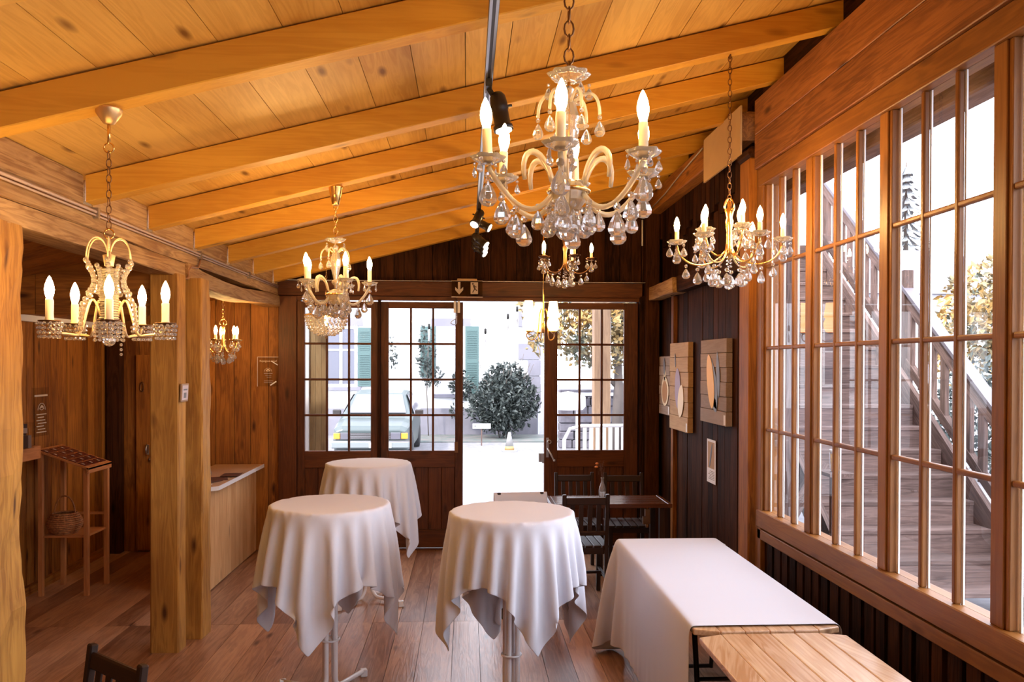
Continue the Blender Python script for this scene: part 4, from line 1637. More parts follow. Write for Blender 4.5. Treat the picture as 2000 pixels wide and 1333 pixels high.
# exit sign above the doorway
t = thing('exit_sign', 'clear acrylic exit sign with arrow and running figure above the doorway', 'sign', (0.0, 8.30, 2.575))
MB().box((-.155, 0, 0), (.155, .008, .165)).build('acrylic_plate', pane_glass('smoked_acrylic', (0.62, 0.58, 0.56)), t)
m = MB()
m.box((-.158, -.003, -.003), (.158, .011, .003))
m.box((-.158, -.002, .163), (.158, .010, .166))
m.build('edge_strip', plain('lit_edge', (0.75, 0.6, 0.5), rough=.3), t)
MB().box((-.10, -.01, .166), (.10, .03, .186)).build('lamp_housing', BEIGE, t, bevel=.004)
m = MB()
m.poly([(-.092, -.002, .152), (-.068, -.002, .152), (-.068, -.002, .075), (-.04, -.002, .10), (-.04, -.002, .07), (-.08, -.002, .025), (-.12, -.002, .07), (-.12, -.002, .10), (-.092, -.002, .075)], (0, -.0015, 0))
m.build('arrow', GREYW, t)
m = MB()
m.poly([(.035, -.002, .03), (.11, -.002, .03), (.11, -.002, .15), (.035, -.002, .15)], (0, -.0012, 0))
m.build('doorway_symbol', GREYW, t)
m = MB()
m.ball((.058, -.004, .133), .009, 10, 6, sq=(1, .3, 1))
m.bar((.065, -.004, .12), (.078, -.004, .085), .004, .018, (1, 0, .3))
m.bar((.078, -.004, .085), (.055, -.004, .045), .004, .010, (1, 0, 0))
m.bar((.078, -.004, .085), (.10, -.004, .062), .004, .010, (0, 0, 1))
m.bar((.07, -.004, .115), (.095, -.004, .10), .004, .007, (0, 0, 1))
m.build('running_figure', plain('dark_print', (0.06, 0.035, 0.03), rough=.6), t)

# door stay / bolt on the leaf beside the opening
t = thing('door_bolt', 'white bolt with a looped steel rod at the top of the door leaf', 'bolt', (-0.105, 8.385, 2.27))
m = MB()
m.box((-.032, -.01, .15), (-.006, .012, .27))
m.box((.006, -.01, .15), (.034, .012, .27))
m.build('guide_block', EDGE, t, bevel=.003)
m = MB()
m.tube([(0, -.012, .31), (0, -.012, .05), (-.01, -.012, .028), (-.04, -.012, .03), (-.062, -.012, .045), (-.05, -.012, .065), (-.02, -.012, .085), (0, -.012, .095)], .0042, 7)
m.build('rod', STEEL, t)


# ------------------------------------------------------------------ acrylic signs with the dome emblem
def emblem(parent, cx, z, s, y, mat, lines=True):
    m = MB()
    pts = []
    for i in range(19):
        a = PI * i / 18
        pts.append(Vector((cx + s * math.cos(a), y, z + s * math.sin(a) * .95)))
    m.tube(pts, s * .05, 5)
    m.poly([(cx - s * .65, y - .001, z + s * .32), (cx + s * .65, y - .001, z + s * .32), (cx, y - .001, z + s * .75)], (0, -.001, 0))
    m.tube([(cx - s * .62, y, z + s * .22), (cx - s * .2, y, z + s * .06), (cx, y, z), (cx + s * .2, y, z + s * .06), (cx + s * .62, y, z + s * .22)], s * .05, 5)
    m.bar((cx - s * .66, y, z + s * .2), (cx - s * .34, y, z + s * .2), .002, s * .14)
    m.bar((cx + s * .66, y, z + s * .2), (cx + s * .34, y, z + s * .2), .002, s * .14)
    m.build('dome_emblem', mat, parent)


t = thing('acrylic_sign', 'clear acrylic sign with dome emblem on the wooden wall by the doors', 'sign', (-2.004, 8.40, 1.667))
MB().box((-.107, 0, 0), (.107, .004, .295)).build('acrylic_plate', ACRYL, t)
text('Rejoignez-nous!', .027, (0, -.002, .247), (PI / 2, 0, 0), WARMW, t)
emblem(t, -.002, .148, .037, -.002, WARMW)
m = MB()
m.box((-.042, -.003, .128), (.042, -.001, .134))
m.box((-.03, -.003, .108), (.03, -.001, .111))
m.box((-.015, -.003, .09), (.03, -.001, .093))
m.box((-.042, -.003, .052), (.05, -.001, .056))
m.box((-.042, -.003, .035), (.04, -.001, .039))
m.build('print_lines', GREYW, t)
m = MB()
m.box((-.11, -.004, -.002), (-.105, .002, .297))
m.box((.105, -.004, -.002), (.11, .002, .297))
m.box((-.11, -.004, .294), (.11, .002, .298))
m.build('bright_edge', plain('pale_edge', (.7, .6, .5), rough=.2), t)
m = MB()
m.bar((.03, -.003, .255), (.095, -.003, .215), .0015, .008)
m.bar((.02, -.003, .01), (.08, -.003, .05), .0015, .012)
m.build('slant_mark', EDGE, t)  # two slanting white bars across the sign face

t = thing('acrylic_sign', 'tall clear acrylic sign with dome emblem on the side room wall', 'sign', (-3.588, 6.98, 1.28))
t.rotation_euler = (0, 0, PI / 2)
MB().box((0, 0, 0), (.27, .004, .41)).build('acrylic_plate', ACRYL, t)
emblem(t, .14, .22, .06, -.004, GREYW)
m = MB()
m.box((.03, -.003, .335), (.24, -.001, .35))
for k in range(7):
    m.box((.06 + .02 * (k % 2), -.003, .03 + k * .025), (.22 - .02 * (k % 3), -.001, .038 + k * .025))
m.build('print_lines', GREYW, t)

# ------------------------------------------------------------------ side room furniture
t = thing('box_shelf', 'small wooden box shelf on the side room wall holding leaflets', 'shelf', (-3.44, 6.50, 1.13))
m = MB()
m.box((-.155, -.08, 0), (.02, .28, .105), axis=1)
m.build('shelf_box', W_STAND, t, bevel=.003)
t = thing('leaflet_holder', 'clear leaflet holder with dark cards on the small box shelf', 'leaflet holder', (-3.44, 6.54, 1.235))
m = MB()
m.box((-.07, -.04, 0), (.07, -.037, .16))
m.box((-.07, .04, 0), (.07, .043, .2))
m.box((-.07, -.04, 0), (.07, .043, .003))
m.build('acrylic_holder', ACRYL, t)
m = MB()
for k in range(5):
    m.bar((-.06 + k * .004, -.03 + k * .012, .0), (-.06 + k * .004 + .01, -.02 + k * .014, .19), .001, .11, (1, 0, 0))
m.box((-.055, -.02, .004), (.055, .03, .10))
m.build('cards', plain('grey_brown_card', (0.12, 0.08, 0.07), rough=.5), t)
m = MB()
m.box((-.06, -.042, .12), (.06, -.0405, .16))
m.build('card_header', GREYW, t)

sx0, sx1, sy0, sy1 = -3.45, -3.09, 6.84, 7.21
t = thing('display_stand', 'narrow wooden display stand with sloping top in the side room', 'stand', ((sx0 + sx1) / 2, (sy0 + sy1) / 2, 0))
hx, hy = (sx1 - sx0) / 2, (sy1 - sy0) / 2


def sl(x):
    return 1.20 - (x + hx) / (2 * hx) * .13


for a in (-1, 1):
    for b in (-1, 1):
        MB().box((a * hx - .018, b * hy - .018, 0), (a * hx + .018, b * hy + .018, sl(a * hx) - .03)).build('leg', W_STAND, t, bevel=.002)
m = MB()
e = .03
m.hexa([(-hx - e, -hy - e, sl(-hx - e) - .03), (hx + e, -hy - e, sl(hx + e) - .03), (hx + e, hy + e, sl(hx + e) - .03), (-hx - e, hy + e, sl(-hx - e) - .03),
        (-hx - e, -hy - e, sl(-hx - e) - .012), (hx + e, -hy - e, sl(hx + e) - .012), (hx + e, hy + e, sl(hx + e) - .012), (-hx - e, hy + e, sl(-hx - e) - .012)], 0)
m.box((hx + .012, -hy - e, sl(hx + e) - .06), (hx + e, hy + e, sl(hx + e) - .01), axis=1)
m.build('sloping_top', W_STAND, t, bevel=.002)
m = MB()
m.box((-hx, -hy, .475), (hx, hy, .492), axis=0)
m.build('shelf', W_STAND, t, bevel=.002)
m = MB()
m.box((-hx, hy - .01, .60), (hx, hy + .01, .62))
m.build('cross_rail', W_STAND, t)
cards = []
proto = None
for i in range(5):
    for j in range(3):
        x = -hx - .0 + .035 + i * .073
        y = -hy + .04 + j * .135
        ang = math.atan(.13 / (2 * hx))
        p = ((sx0 + sx1) / 2 + x, (sy0 + sy1) / 2 + y, sl(x) - .0105)
        if proto is None:
            proto = MB().box((-.032, -.055, 0), (.032, .055, .004)).build('display_card', RED, None, p)
            tag(proto, 'small dark red card lying in rows on the sloping display stand', 'card', 'dark red cards on the display stand')
            o = proto
            MB().box((-.012, -.035, .004), (.012, -.02, .005)).build('printed_label', GREYW, proto)
        else:
            o = dup(proto, p)
        o.rotation_euler = (0, ang, 0)
# basket on the shelf
t = thing('wicker_basket', 'round wicker basket with tall handle on the display stand shelf', 'basket', (-3.315, 6.95, .492))
m = MB()
for i in range(11):
    f = i / 10
    r = .085 + .045 * math.sin(PI * (f * .9 + .05))
    m.ring((0, 0, .008 + f * .155), r, .0085, 28, 6)
for k in range(16):
    a = 2 * PI * k / 16
    m.tube([pol(.085 + .045 * math.sin(PI * (f / 8 * .9 + .05)), a, .008 + f / 8 * .155) for f in range(9)], .005, 5)
m.lathe([(.001, .0), (.085, .0), (.085, .006), (.001, .006)], 24)
m.build('basket_body', WICKER, t)
MB().tube(bez((-.085, 0, .15), (-.08, 0, .36), (.08, 0, .36), (.085, 0, .15), 14), .007, 6).build('handle', WICKER, t)

# ------------------------------------------------------------------ counter
t = thing('counter', 'pine-clad counter with pale edged top behind the timber posts', 'counter', (-2.45, 7.6, 0))
mb = MB()
y = -.71
while y < .80:
    w = rnd.uniform(.11, .16)
    mb.box((.30, y, 0.01), (.325, min(y + w - .003, .80), .845), axis=2)
    y += w
x = -.30
mb.box((-.06, -.735, 0.01), (.325, -.712, .845), axis=2)
mb.box((-.06, -.71, .01), (.30, .80, .845), axis=2)
mb.build('body', W_PINE, t)
pts = [(-.08, -.80, .85), (.30, -.80, .85), (.40, -.70, .85), (.40, .81, .85), (-.08, .81, .85)]
MB().poly(pts, (0, 0, .028)).build('worktop', LAMINATE, t)
m = MB()
q = [Vector(p) for p in pts]
for a, b in ((0, 1), (1, 2), (2, 3)):
    m.bar(q[a] + Vector((0, 0, .013)), q[b] + Vector((0, 0, .013)), .006, .034)
m.build('edge_band', EDGE, t)
t = thing('glass_jar', 'round glass bowl of silvery balls on the counter top', 'bowl', (-2.30, 7.25, .879))
MB().lathe([(.001, 0), (.05, 0), (.075, .03), (.08, .06), (.072, .095), (.068, .095), (.076, .06), (.071, .032), (.048, .005), (.001, .005)], 24).build('bowl', CRYSTAL, t)
m = MB()
rr = random.Random(2)
for k in range(14):
    a = k * 2.4
    m.ball((.045 * math.cos(a) * (k % 3) / 2, .045 * math.sin(a) * (k % 3) / 2, .03 + .02 * (k // 4) + rr.uniform(0, .01)), .022, 10, 6)
m.build('silver_balls', plain('silver_ball', (.7, .68, .72), rough=.15, metal=1), t)
for k, (x, y, rz) in enumerate(((-2.19, 7.35, .3), (-2.23, 7.15, -.5), (-2.13, 7.55, .1))):
    o = MB().box((-.08, -.11, 0), (.08, .11, .003)).build('brown_leaflet', plain('brown_sheet', (.09, .03, .015), rough=.5) if k == 0 else bpy.data.materials['brown_sheet'], None, (x, y, .879 + k * .0035))
    o.rotation_euler = (0, 0, rz)
    tag(o, ['dark brown leaflet at the bottom of the spread on the counter', 'dark brown leaflet nearest the post on the counter', 'dark brown leaflet at the far end of the spread on the counter'][k], 'leaflet')
tag(MB().box((-.08, -.05, 0), (.08, .05, .002)).build('paper_slip', PAPER, None, (-2.22, 6.98, .879)), 'white paper slip at the near end of the counter', 'paper')

# plaque on the square post
t = thing('framed_plaque', 'small pale framed plaque fixed to the square timber post', 'plaque', (-1.876, 5.462, 1.645))
t.rotation_euler = (0, math.radians(3), 0)
MB().box((0, 0.0, 0), (.012, .13, .12)).build('frame', plain('plaque_frame', (.35, .22, .13), rough=.5), t, bevel=.002)
MB().box((.012, .012, .012), (.0135, .118, .108)).build('plaque_face', plain('plaque_face', (.55, .47, .50), rough=.4), t)
m = MB()
m.box((.0135, .04, .025), (.0145, .085, .06))
m.box((.0135, .03, .075), (.0145, .1, .085))
m.build('plaque_print', BLUEGREY, t)

# conduit along the left beam
t = thing('electric_conduit', 'thin metal conduit running along the hewn left beam', 'conduit', (0, 0, 0))
m = MB()
m.tube([(-1.885, 0.0, 2.665), (-1.885, 4.0, 2.668), (-1.885, 8.3, 2.672)], .008, 6)
m.tube([(-1.887, 0.0, 2.648), (-1.887, 4.0, 2.650), (-1.887, 8.3, 2.655)], .006, 6)
m.build('conduit_pipe', plain('grey_pipe', (.48, .34, .26), rough=.4), t)
for y in (3.2, 4.28, 5.9, 7.2):
    MB().box((-1.905, y, 2.635), (-1.872, y + .02, 2.69)).build('pipe_clip', STEEL, t)
m = MB()
m.tube([(-1.885, 5.93, 2.65), (-1.885, 5.90, 2.60), (-1.885, 5.86, 2.565), (-1.885, 5.72, 2.56), (-1.885, 5.67, 2.53), (-1.885, 5.66, 2.475), (-1.9, 5.62, 2.465)], .008, 7)
m.build('pipe_branch', plain('brown_pipe', (.28, .13, .06), rough=.4), t)

# ------------------------------------------------------------------ outside: ground
structure(MB().box((-60, 8.62, -.2), (60, 80, -.1)).build('ground', GRAVEL))
structure(MB().box((2.02, -30, -.2), (60, 8.62, -.1)).build('ground_side', GRAVEL))
structure(MB().box((-60, -30, -.2), (2.02, -2.8, -.1)).build('ground_back', GRAVEL))
m = MB()
m.box((-3.0, 20.8, -.1), (3.2, 22.95, -.08))
o = m.build('grass_strip', GRASS)
tag(o, 'thin strip of grass and fallen leaves along the foot of the white house', 'grass', kind='stuff')

# ------------------------------------------------------------------ outside: the white house with green shutters
t = thing('white_house', 'white rendered house with green shutters across the gravel yard', 'house', (0, 23.05, -.1))
MB().box((-14, 0, 0), (2.05, 8, 7.5)).build('wall', PLASTER, t)
MB().box((-14, -.04, 0), (2.0, 0, .75)).build('plinth', PLINTH, t)
MB().box((-14.4, -.5, 7.5), (2.5, 8.5, 7.8)).build('eaves', W_OUT, t)
m = MB()
z = 0.75
k = 0
while z < 7.2:
    w = .62 if k % 2 else .34
    m.box((2.06 - w, -.045, z), (2.08, .3, z + .44))
    z += .46
    k += 1
m.build('quoin', QUOIN, t)
for x0, x1, z0, z1 in ((-.86, -.05, 1.15, 3.05), (-3.95, -3.05, 1.35, 3.05), (-7.2, -6.3, 1.35, 3.05)):
    f = MB()
    f.box((x0, -.03, z0), (x0 + .08, .02, z1))
    f.box((x1 - .08, -.03, z0), (x1, .02, z1))
    f.box((x0 + .08, -.028, z1 - .08), (x1 - .08, .018, z1))
    f.box((x0 + .08, -.028, z0), (x1 - .08, .018, z0 + .08))
    f.box(((x0 + x1) / 2 - .04, -.034, z0 + .002), ((x0 + x1) / 2 + .04, .016, z1 - .002))
    f.box((x0 + .08, -.024, z0 + 1.0), (x1 - .08, .014, z0 + 1.05))
    fo = f.build('window', EDGE, t)
    MB().box((x0 + .05, -.012, z0 + .05), (x1 - .05, -.006, z1 - .05)).build('pane', DGLASS if x0 < -1 else plain('bright_pane', (.6, .6, .64), rough=.2), fo)
    f = MB()
    f.box((x0 - .15, -.035, z1), (x1 + .15, -.002, z1 + .22))
    f.box((x0 - .1, -.08, z0 - .1), (x1 + .1, 0, z0))
    f.build('stone_surround', QUOIN, t)
for x0, x1, z0, z1 in ((-1.30, -.88, 1.62, 3.04), (-.05, .33, 1.15, 3.05), (-3.03, -2.66, 1.36, 3.0), (-4.4, -3.97, 1.36, 3.0)):
    f = MB()
    f.box((x0, -.06, z0), (x1, -.02, z1))
    z = z0 + .08
    while z < z1 - .08:
        if not (z0 + .9 < z < z0 + 1.02):
            f.bar((x0 + .05, -.066, z), (x1 - .05, -.066, z), .012, .02)
        z += .05
    f.build('shutter', SHUT, t)


# ------------------------------------------------------------------ leafy plants
def foliage(name, mat, parent, blobs, n, size, seed, up=0.3):
    rr = random.Random(seed)
    m = MB()
    tot = sum(b[3] * b[4] * b[5] for b in blobs)
    for bx_, by_, bz_, rx, ry, rz in blobs:
        k = int(n * rx * ry * rz / tot) + 1
        for _ in range(k):
            while True:
                v = Vector((rr.uniform(-1, 1), rr.uniform(-1, 1), rr.uniform(-1, 1)))
                if .25 < v.length < 1:
                    break
            c = Vector((bx_ + v.x * rx, by_ + v.y * ry, bz_ + v.z * rz))
            d = Vector((rr.gauss(0, 1) + v.x, rr.gauss(0, 1) + v.y, rr.gauss(0, 1) + up)).normalized()
            s_ = d.orthogonal().normalized()
            s_ = Matrix.Rotation(rr.uniform(0, 6.28), 3, d) @ s_
            L_ = size * rr.uniform(.6, 1.4)
            w = L_ * .28
            nn = d.cross(s_) * L_ * .12
            m.add([c, c + d * L_ * .5 + s_ * w + nn, c + d * L_, c + d * L_ * .5 - s_ * w + nn], [(0, 1, 2), (0, 2, 3)])
    return m.build(name, mat, parent)


t = thing('leafy_bush', 'large rounded bush growing against the white house', 'bush', (0.98, 21.9, -.08))
foliage('foliage', LEAF, t, [(0, 0, 1.0, .85, .6, .75), (-.35, 0, .8, .6, .5, .55), (.42, 0, .95, .55, .5, .6), (0, -.1, .45, .6, .45, .42), (.1, 0, 1.5, .5, .4, .5), (-.2, 0, 1.55, .35, .3, .4)], 4200, .14, 5, up=.6)
m = MB()
rr = random.Random(9)
for k in range(26):
    a = rr.uniform(-1, 1)
    e = Vector((a * .85, rr.uniform(-.3, .3), rr.uniform(1.5, 2.35)))
    m.tube(bez((a * .15, 0, 0), (a * .3, 0, .8), (a * .6, e.y, 1.4), tuple(e), 6), .008, 4)
m.build('branches', BARK, t)
t = thing('garden_sign', 'small white sign on a stake in front of the bush', 'sign', (.36, 20.0, -.1))
MB().box((-.22, -.01, .42), (.22, .01, .54)).build('sign_board', EDGE, t)
MB().box((-.015, 0, 0), (.015, .02, .42)).build('stake', W_OUT, t)
MB().box((-.18, -.013, .46), (-.14, -.01, .5)).build('printed_symbol', BLUEGREY, t)

t = thing('climbing_plant', 'ragged climbing plant on the white house between shutter and window', 'plant', (-1.05, 22.6, -.1))
foliage('foliage', LEAF, t, [(-.05, 0, 2.3, .22, .08, .75), (.1, 0, 1.6, .3, .1, .3), (.9, -.2, 1.35, .3, .15, .45), (.75, -.2, .7, .18, .12, .2), (-1.0, -.1, 2.3, .12, .08, .5)], 700, .13, 6)
MB().tube([(0, 0, 0), (-.05, 0, 1.2), (0, 0, 2.8)], .015, 5).build('stem', BARK, t)

# cone
t = thing('traffic_cone', 'white and orange traffic cone on the gravel before the bush', 'cone', (.974, 18.7, -.1))
MB().box((-.16, -.16, 0), (.16, .16, .03)).build('base', CONEW, t, bevel=.006)
m = MB()
m.lathe([(.115, .03), (.095, .12)], 20)
m.mat = 1
m.lathe([(.095, .12), (.03, .43), (.025, .435), (.001, .435)], 20)
m.build('cone_body', [CONEO, CONEW], t)

# ------------------------------------------------------------------ parked car
t = thing('parked_car', 'old grey-green car parked facing the building in the yard', 'car', (-1.93, 16.6, -.1))
secs = [  # y, half width, z low, z belt, z top, half width top
    (0.0, .70, .28, .62, .66, .66), (.08, .76, .24, .68, .74, .70), (.5, .79, .22, .74, .80, .72), (1.0, .80, .22, .80, .84, .72), (1.2, .80, .22, .84, .90, .70),
    (1.75, .80, .22, .86, 1.34, .56), (2.3, .80, .22, .86, 1.40, .57), (3.2, .80, .22, .86, 1.38, .56), (3.9, .78, .26, .84, 1.0, .62), (4.05, .74, .3, .78, .84, .66)]
vs, fs = [], []
for y, w, zl, zb_, zt_, wt in secs:
    vs += [(-w * .96, y, zl), (-w, y, (zl + zb_) / 2), (-w * .97, y, zb_), (-wt, y, zt_ - .03), (-wt * .85, y, zt_), (wt * .85, y, zt_), (wt, y, zt_ - .03), (w * .97, y, zb_), (w, y, (zl + zb_) / 2), (w * .96, y, zl)]
for i in range(len(secs) - 1):
    for k in range(10):
        k2 = (k + 1) % 10
        fs.append((i * 10 + k, (i + 1) * 10 + k, (i + 1) * 10 + k2, i * 10 + k2))
fs.append(tuple(range(10)))
fs.append(tuple((len(secs) - 1) * 10 + k for k in range(9, -1, -1)))
MB().add(vs, fs, smooth=False).build('body', CARPAINT, t, bevel=.02, seg=2)
m = MB()
m.poly([(-.62, 1.20, .93), (.62, 1.20, .93), (.50, 1.70, 1.31), (-.50, 1.70, 1.31)], (0, -.012, .01))
m.build('windscreen', CARGLASS, t)
m = MB()
for s_ in (-1, 1):
    m.poly([(s_ * .785, 1.45, .90), (s_ * .785, 3.7, .90), (s_ * .60, 3.2, 1.32), (s_ * .60, 1.85, 1.31)], (s_ * .012, 0, 0))
m.build('side_window', CARGLASS, t)
m = MB()
m.box((-.40, -.03, .48), (.40, .02, .60))
m.build('grille', BLACK_METAL, t)
m = MB()
for k in range(5):
    m.box((-.4, -.036, .49 + k * .023), (.4, -.03, .497 + k * .023))
m.build('grille_bar', STEEL, t)
for s_ in (-1, 1):
    MB().box((s_ * .40, -.035, .47), (s_ * .60, .03, .61)).build('headlight', CARGLASS, t, bevel=.01)
    MB().box((s_ * .61, -.03, .48), (s_ * .74, .06, .60)).build('turn_signal', ORANGE, t, bevel=.01)
    m = MB()
    m.box((s_ * .80, 1.35, .88), (s_ * .98, 1.42, 1.0))
    m.build('side_mirror', BLACK_METAL, t, bevel=.02)
    for y in (.72, 3.25):
        w = MB().lathe([(.001, -.09), (.17, -.09), (.29, -.075), (.30, -.05), (.30, .05), (.29, .075), (.17, .09), (.001, .09)], 24, M=Matrix.Rotation(PI / 2, 3, 'Y')).build('wheel', RUBBER, t, (s_ * .72, y, .30))
        MB().lathe([(.001, -.095), (.16, -.095), (.17, -.085), (.001, -.08)], 18, M=Matrix.Rotation(PI / 2, 3, 'Y')).build('hubcap', STEEL, w)
MB().box((-.78, -.09, .30), (.78, .02, .43)).build('bumper', plain('grey_bumper', (.18, .2, .2), rough=.5), t, bevel=.02)
MB().box((-.02, -.10, .31), (.42, -.09, .42)).build('number_plate', EDGE, t)
MB().box((-.79, -.08, .425), (.79, -.06, .45)).build('bumper_strip', STEEL, t)

# ------------------------------------------------------------------ awning post, barrier, umbrella, stone wall, tree
t = thing('awning_post', 'stout timber post holding an awning beam just outside the doors', 'post', (1.98, 12, -.1))
MB().box((-.125, -.1, 0), (.125, .1, 2.95)).build('post_shaft', W_OUTP, t, bevel=.01)
MB().bar((-.35, 0.4, 2.9), (1.3, -1.2, 3.12), .16, .16).build('awning_beam', W_OUTP, t, bevel=.01)
MB().box((-.2, -.18, 0), (.2, .18, .14)).build('base', STONE, t)
t = thing('crowd_barrier', 'white slatted barrier fence standing outside the right door leaf', 'barrier', (1.9, 11.3, -.1))
m = MB()
m.tube([(-.55, 0, .05), (-.55, 0, .95), (-.47, 0, 1.10), (-.3, 0, 1.14), (1.6, 0, 1.16)], .025, 8)
m.tube([(-.55, 0, .6), (1.6, 0, .62)], .02, 8)
m.build('top_frame', EDGE, t)
m = MB()
for k in range(22):
    m.box((-.38 + k * .09, -.012, .1), (-.33 + k * .09, .012, 1.13))
m.build('slat', EDGE, t)
MB().box((-.5, -.05, .55), (.55, -.02, .72)).build('yellow_board', W_OUTY, t)
t = thing('garden_parasol', 'low white parasol on a thin pole beyond the barrier', 'parasol', (1.86, 15, -.1))
m = MB().lathe([(.001, 1.50), (.18, 1.46), (.32, 1.40), (.33, 1.22), (.28, 1.16), (.001, 1.14)], 16)
m.build('canopy', EDGE, t)
MB().tube([(0.16, 0, 0), (0.16, 0, 1.2)], .02, 6).build('pole', EDGE, t)
t = thing('stone_wall', 'dark field stone garden wall beyond the barrier', 'garden wall', (4.6, 19.5, -.1))
m = MB()
rr = random.Random(3)
z = 0
while z < 1.25:
    x = -2.4
    while x < 4.0:
        w = rr.uniform(.25, .5)
        m.box((x, -.2 + rr.uniform(-.03, .03), z), (x + w - .02, .2, z + .19))
        x += w
    z += .2
m.build('stones', STONE, t, bevel=.02)
MB().box((-2.45, -.25, 1.25), (4.0, .25, 1.32)).build('coping', EDGE, t)

t = thing('autumn_tree', 'tree with orange and green leaves behind the right door leaf', 'tree', (3.4, 18.5, -.1))
foliage('foliage', LEAF2, t, [(-1.0, 0, 2.9, 1.0, .8, .8), (0, 0, 3.4, 1.3, 1, 1.0), (-.2, 0, 2.3, 1.0, .7, .5), (1.0, 0, 3.0, 1.2, 1, .9), (-1.6, .3, 3.3, .6, .5, .5), (-1.7, 0, 2.45, .35, .3, .35)], 5200, .16, 8)
m = MB()
m.tube([(0, 0, 0), (.05, 0, 1.5), (0, 0, 3.2)], [.14, .11, .05], 8)
m.tube([(0, 0, 1.5), (-.7, 0, 2.2), (-1.4, 0, 2.8)], [.06, .04, .02], 6)
m.build('trunk', BARK, t)

# timber shutter panel outside the leftmost leaf
t = thing('outdoor_boarding', 'tall pale timber panel outside the leftmost glazed door', 'panel', (-1.66, 9.3, -.1))
m = MB()
for k in range(3):
    m.box((-.10 + k * .067, -.02, 0), (-.10 + k * .067 + .064, .02, 2.9), axis=2)
m.build('wide_board', W_OUTY, t)
MB().box((-.155, -.04, 0), (-.105, .04, 2.9)).build('side_post', EDGE, t)

# string lights outside the doorway
t = thing('string_lights', 'string of small hanging bulbs under the awning outside the doorway', 'string lights', (0, 11, 2.95))
m = MB()
m.tube([(-1.2, 0, .1), (-.5, 0, -.05), (.25, 0, .02), (.6, 0, -.06), (1.05, 0, .05), (1.9, -.3, .0)], .006, 5)
m.build('main_cable', BLACK, t)
for k, (x, z) in enumerate(((-.507, -.52), (.246, -.58), (.548, -.38), (.672, -.28), (.907, -.27), (1.01, -.48))):
    MB().tube([(x, 0, z), (x, 0, -.03)], .0025, 4).build('cord', BLACK, t)
    h = MB().lathe([(.006, .035), (.015, .03), (.016, -.035), (.01, -.037)], 10).build('socket', BLACK, t, (x, 0, z - .03))
    MB().lathe([(.011, -.037), (.014, -.05), (.014, -.19), (.001, -.2)], 10).build('tube_bulb', CRYSTAL, h)

# ------------------------------------------------------------------ outside right: staircase
t = thing('wooden_staircase', 'weathered wooden staircase climbing outside the tall windows', 'staircase', (3.05, 6.5, -.1))
NS = 17
for k in range(NS):
    y, z = (k - 1) * .25, (k) * .2
    MB().box((0, y - .02, z + .16), (1.42, y + .26, z + .2)).build('tread', W_OUT, t, bevel=.005)
    MB().box((0, y + .24, z + .2), (1.42, y + .262, z + .36)).build('riser', W_OUT, t)
for x, nm in ((-.03, 'stringer'), (1.45, 'stringer')):
    MB().bar((x, -.45, -.02), (x, 4.0, 3.54), .05, .30, (0, -.8, 1)).build(nm, W_OUT, t)
y0, z0 = .2, 1.48
xb = 1.60
RAILM = plain('weathered_pale_rail', (0.13, 0.115, 0.135), rough=.6)
MB().bar((xb, -.9, 1.10 - .55), (xb, 4.0, 1.10 + 3.37), .12, .035, (0, -.8, 1)).build('handrail_cap', RAILM, t)
MB().bar((xb, -.9, .99 - .55), (xb, 4.0, .99 + 3.37), .05, .15, (0, -.8, 1)).build('handrail', W_OUT, t)
MB().bar((xb, -.9, .32 - .55), (xb, 4.0, .32 + 3.37), .06, .09, (0, -.8, 1)).build('lower_rail', W_OUT, t)
k = 0
y = -.6
while y < 3.9:
    zc = (y + .2) * .8 + .3
    w = .085
    MB().box((xb - .02, y, zc), (xb + .02, y + w, zc + .70)).build('baluster', W_OUT, t)
    y += .20
    k += 1
MB().box((xb - .05, 1.9, -.0), (xb + .05, 2.02, 3.0)).build('support_post', W_OUT, t)
MB().box((xb - .05, 3.95, -.0), (xb + .05, 4.07, 4.9)).build('support_post', W_OUT, t)
MB().box((-.08, 3.95, 0), (.02, 4.07, 4.4)).build('support_post', W_OUT, t)
MB().box((-.1, 4.05, 3.42), (1.7, 6.5, 3.56)).build('landing', W_OUT, t)

# post and beam close outside the windows (roof edge)
structure(rough_beam('trim_70', (2.28, -1.4, 3.13), (2.42, 8.6, 3.38), W_OUT, 1, 41, amp=.004, cuts=10))
t = thing('veranda_post', 'grey weathered post outside, behind the second tall window', 'post', (2.5, 6.35, -.1))
MB().box((-.06, -.06, 0), (.06, .06, 3.3)).build('post_shaft', W_OUT, t)
MB().bar((0.02, 0.3, .45), (.45, .3, 1.2), .05, .1).build('brace', W_OUT, t)
# timber building beyond the stair foot
t = thing('timber_annex', 'dark timber annex wall outside beyond the staircase foot', 'annex', (2.2, 8.9, -.1))
m = MB()
for k in range(6):
    m.box((.05 + k * .1, 0, 1.9), (.05 + k * .1 + .095, .04, 3.9), axis=2)
m.build('wall', W_OUT, t)
MB().box((0.03, -.1, 0), (.15, .04, 3.9)).build('corner_post', W_OUT, t)

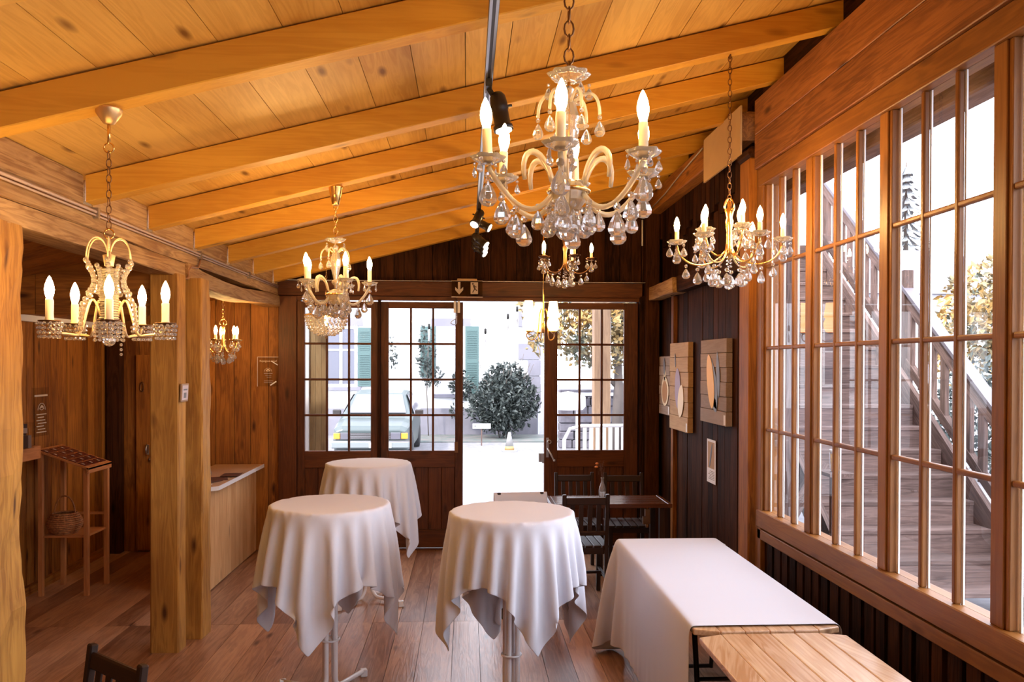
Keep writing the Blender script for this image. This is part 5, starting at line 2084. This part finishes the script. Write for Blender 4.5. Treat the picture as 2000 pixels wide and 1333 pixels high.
# white garden chair, round table with beer glass
t = thing('round_garden_table', 'white round garden table just outside the nearest window', 'table', (3.55, 5.45, -.1))
MB().lathe([(.001, .13), (.30, .13), (.31, .15), (.30, .165), (.001, .17)], 32).build('tabletop', EDGE, t)
MB().lathe([(.16, 0), (.16, .02), (.03, .04), (.03, .13)], 16).build('pedestal', EDGE, t)
t = thing('garden_chair', 'white round-backed garden chair outside the far window', 'chair', (3.3, 9.3, -.1))
m = MB()
pts = [(x, 0, z) for x, z in [(.30 * math.cos(a) , 1.15 + .36 * math.sin(a)) for a in [PI * 2 * i / 20 for i in range(20)]]]
m.poly(pts, (0, .03, 0))
m.build('round_back', EDGE, t, bevel=.01)
MB().box((-.26, -.45, .55), (.26, 0, .6)).build('seat', EDGE, t, bevel=.01)
for a in (-.22, .22):
    for b in (-.4, -.03):
        MB().tube([(a, b, 0), (a, b, .56)], .02, 6).build('leg', EDGE, t)
MB().box((-.15, -.01, .95), (.15, 0, 1.0)).build('back_slot', QUOIN, t)
t = thing('bar_ledge', 'narrow outdoor ledge on a post outside the second window', 'ledge', (2.62, 5.72, -.1))
MB().box((-.08, -.12, 1.21), (.1, .12, 1.235)).build('ledge_board', W_OUT, t)
MB().box((-.02, -.02, 0), (.02, .02, 1.21)).build('post', W_OUT, t)
t = thing('beer_glass', 'glass of amber beer with white head on the outdoor ledge', 'glass', (2.62, 5.70, 1.136))
MB().lathe([(.001, .004), (.028, .004), (.034, .13), (.001, .13)], 18).build('beer', AMBERDRINK, t)
MB().lathe([(.034, .131), (.036, .155), (.001, .16)], 18).build('foam', EDGE, t)
MB().lathe([(.031, 0), (.038, .16), (.036, .16), (.029, .003), (.001, .003), (.001, 0)], 18).build('glass_wall', PANE, t)

# hazy background on the right: house, trees, hedge
t = thing('distant_house', 'distant pale house with grey hipped roof beyond the staircase', 'house', (15.3, 26, -.1))
MB().box((-2.2, 0, 0), (3.5, 5, 4.3)).build('wall', PLASTER, t)
m = MB()
vs = [(-2.6, -.4, 4.3), (3.9, -.4, 4.3), (3.9, 5.4, 4.3), (-2.6, 5.4, 4.3), (-.6, 2.5, 6.1), (2.0, 2.5, 6.1)]
m.add(vs, [(0, 1, 5, 4), (1, 2, 5), (2, 3, 4, 5), (3, 0, 4), (3, 2, 1, 0)])
m.build('roof', ROOFT, t)
t = thing('autumn_tree', 'yellow autumn tree seen through the nearest tall window', 'tree', (10.6, 15.5, -.1))
foliage('foliage', LEAF2, t, [(0, 0, 3.0, 1.3, 1.2, 1.2), (-.7, 0, 2.2, .9, .8, .7), (.8, 0, 3.3, 1.0, 1, 1.0)], 3600, .16, 18)
MB().tube([(0, 0, 0), (0, 0, 3)], [.12, .05], 7).build('trunk', BARK, t)
t = thing('clipped_hedge', 'green hedge beyond the staircase handrail', 'hedge', (9.5, 13.6, -.1))
foliage('foliage', LEAF3, t, [(0, 0, 1.1, 1.6, .8, 1.1), (1.4, 0, 1.3, 1.3, .8, 1.2), (-1.3, .5, .8, 1.0, .6, .8)], 4200, .13, 19)
MB().tube([(0, 0, 0), (0, 0, 1.4)], .06, 6).build('stem', BARK, t)
t = thing('tall_outdoor_conifer_tree', 'tall faint conifer standing far beyond the staircase', 'tree', (18.4, 33.5, -.1))
m = MB()
rr = random.Random(12)
for k in range(26):
    z = 2.2 + k * .32
    r = 1.9 * (1 - k / 27) + .15
    for j in range(9):
        a = j * .7 + k
        e = Vector((r * math.cos(a) * rr.uniform(.7, 1.1), r * math.sin(a), z - .25))
        m.add([(0, 0, z + .15), e + Vector((0, 0, .05)) + Vector((-math.sin(a), math.cos(a), 0)) * .14, e, e - Vector((-math.sin(a), math.cos(a), 0)) * .14], [(0, 1, 2), (0, 2, 3)])
m.build('foliage', CONIF, t)
MB().tube([(0, 0, 0), (0, 0, 10.5)], [.25, .03], 7).build('trunk', BARK, t)
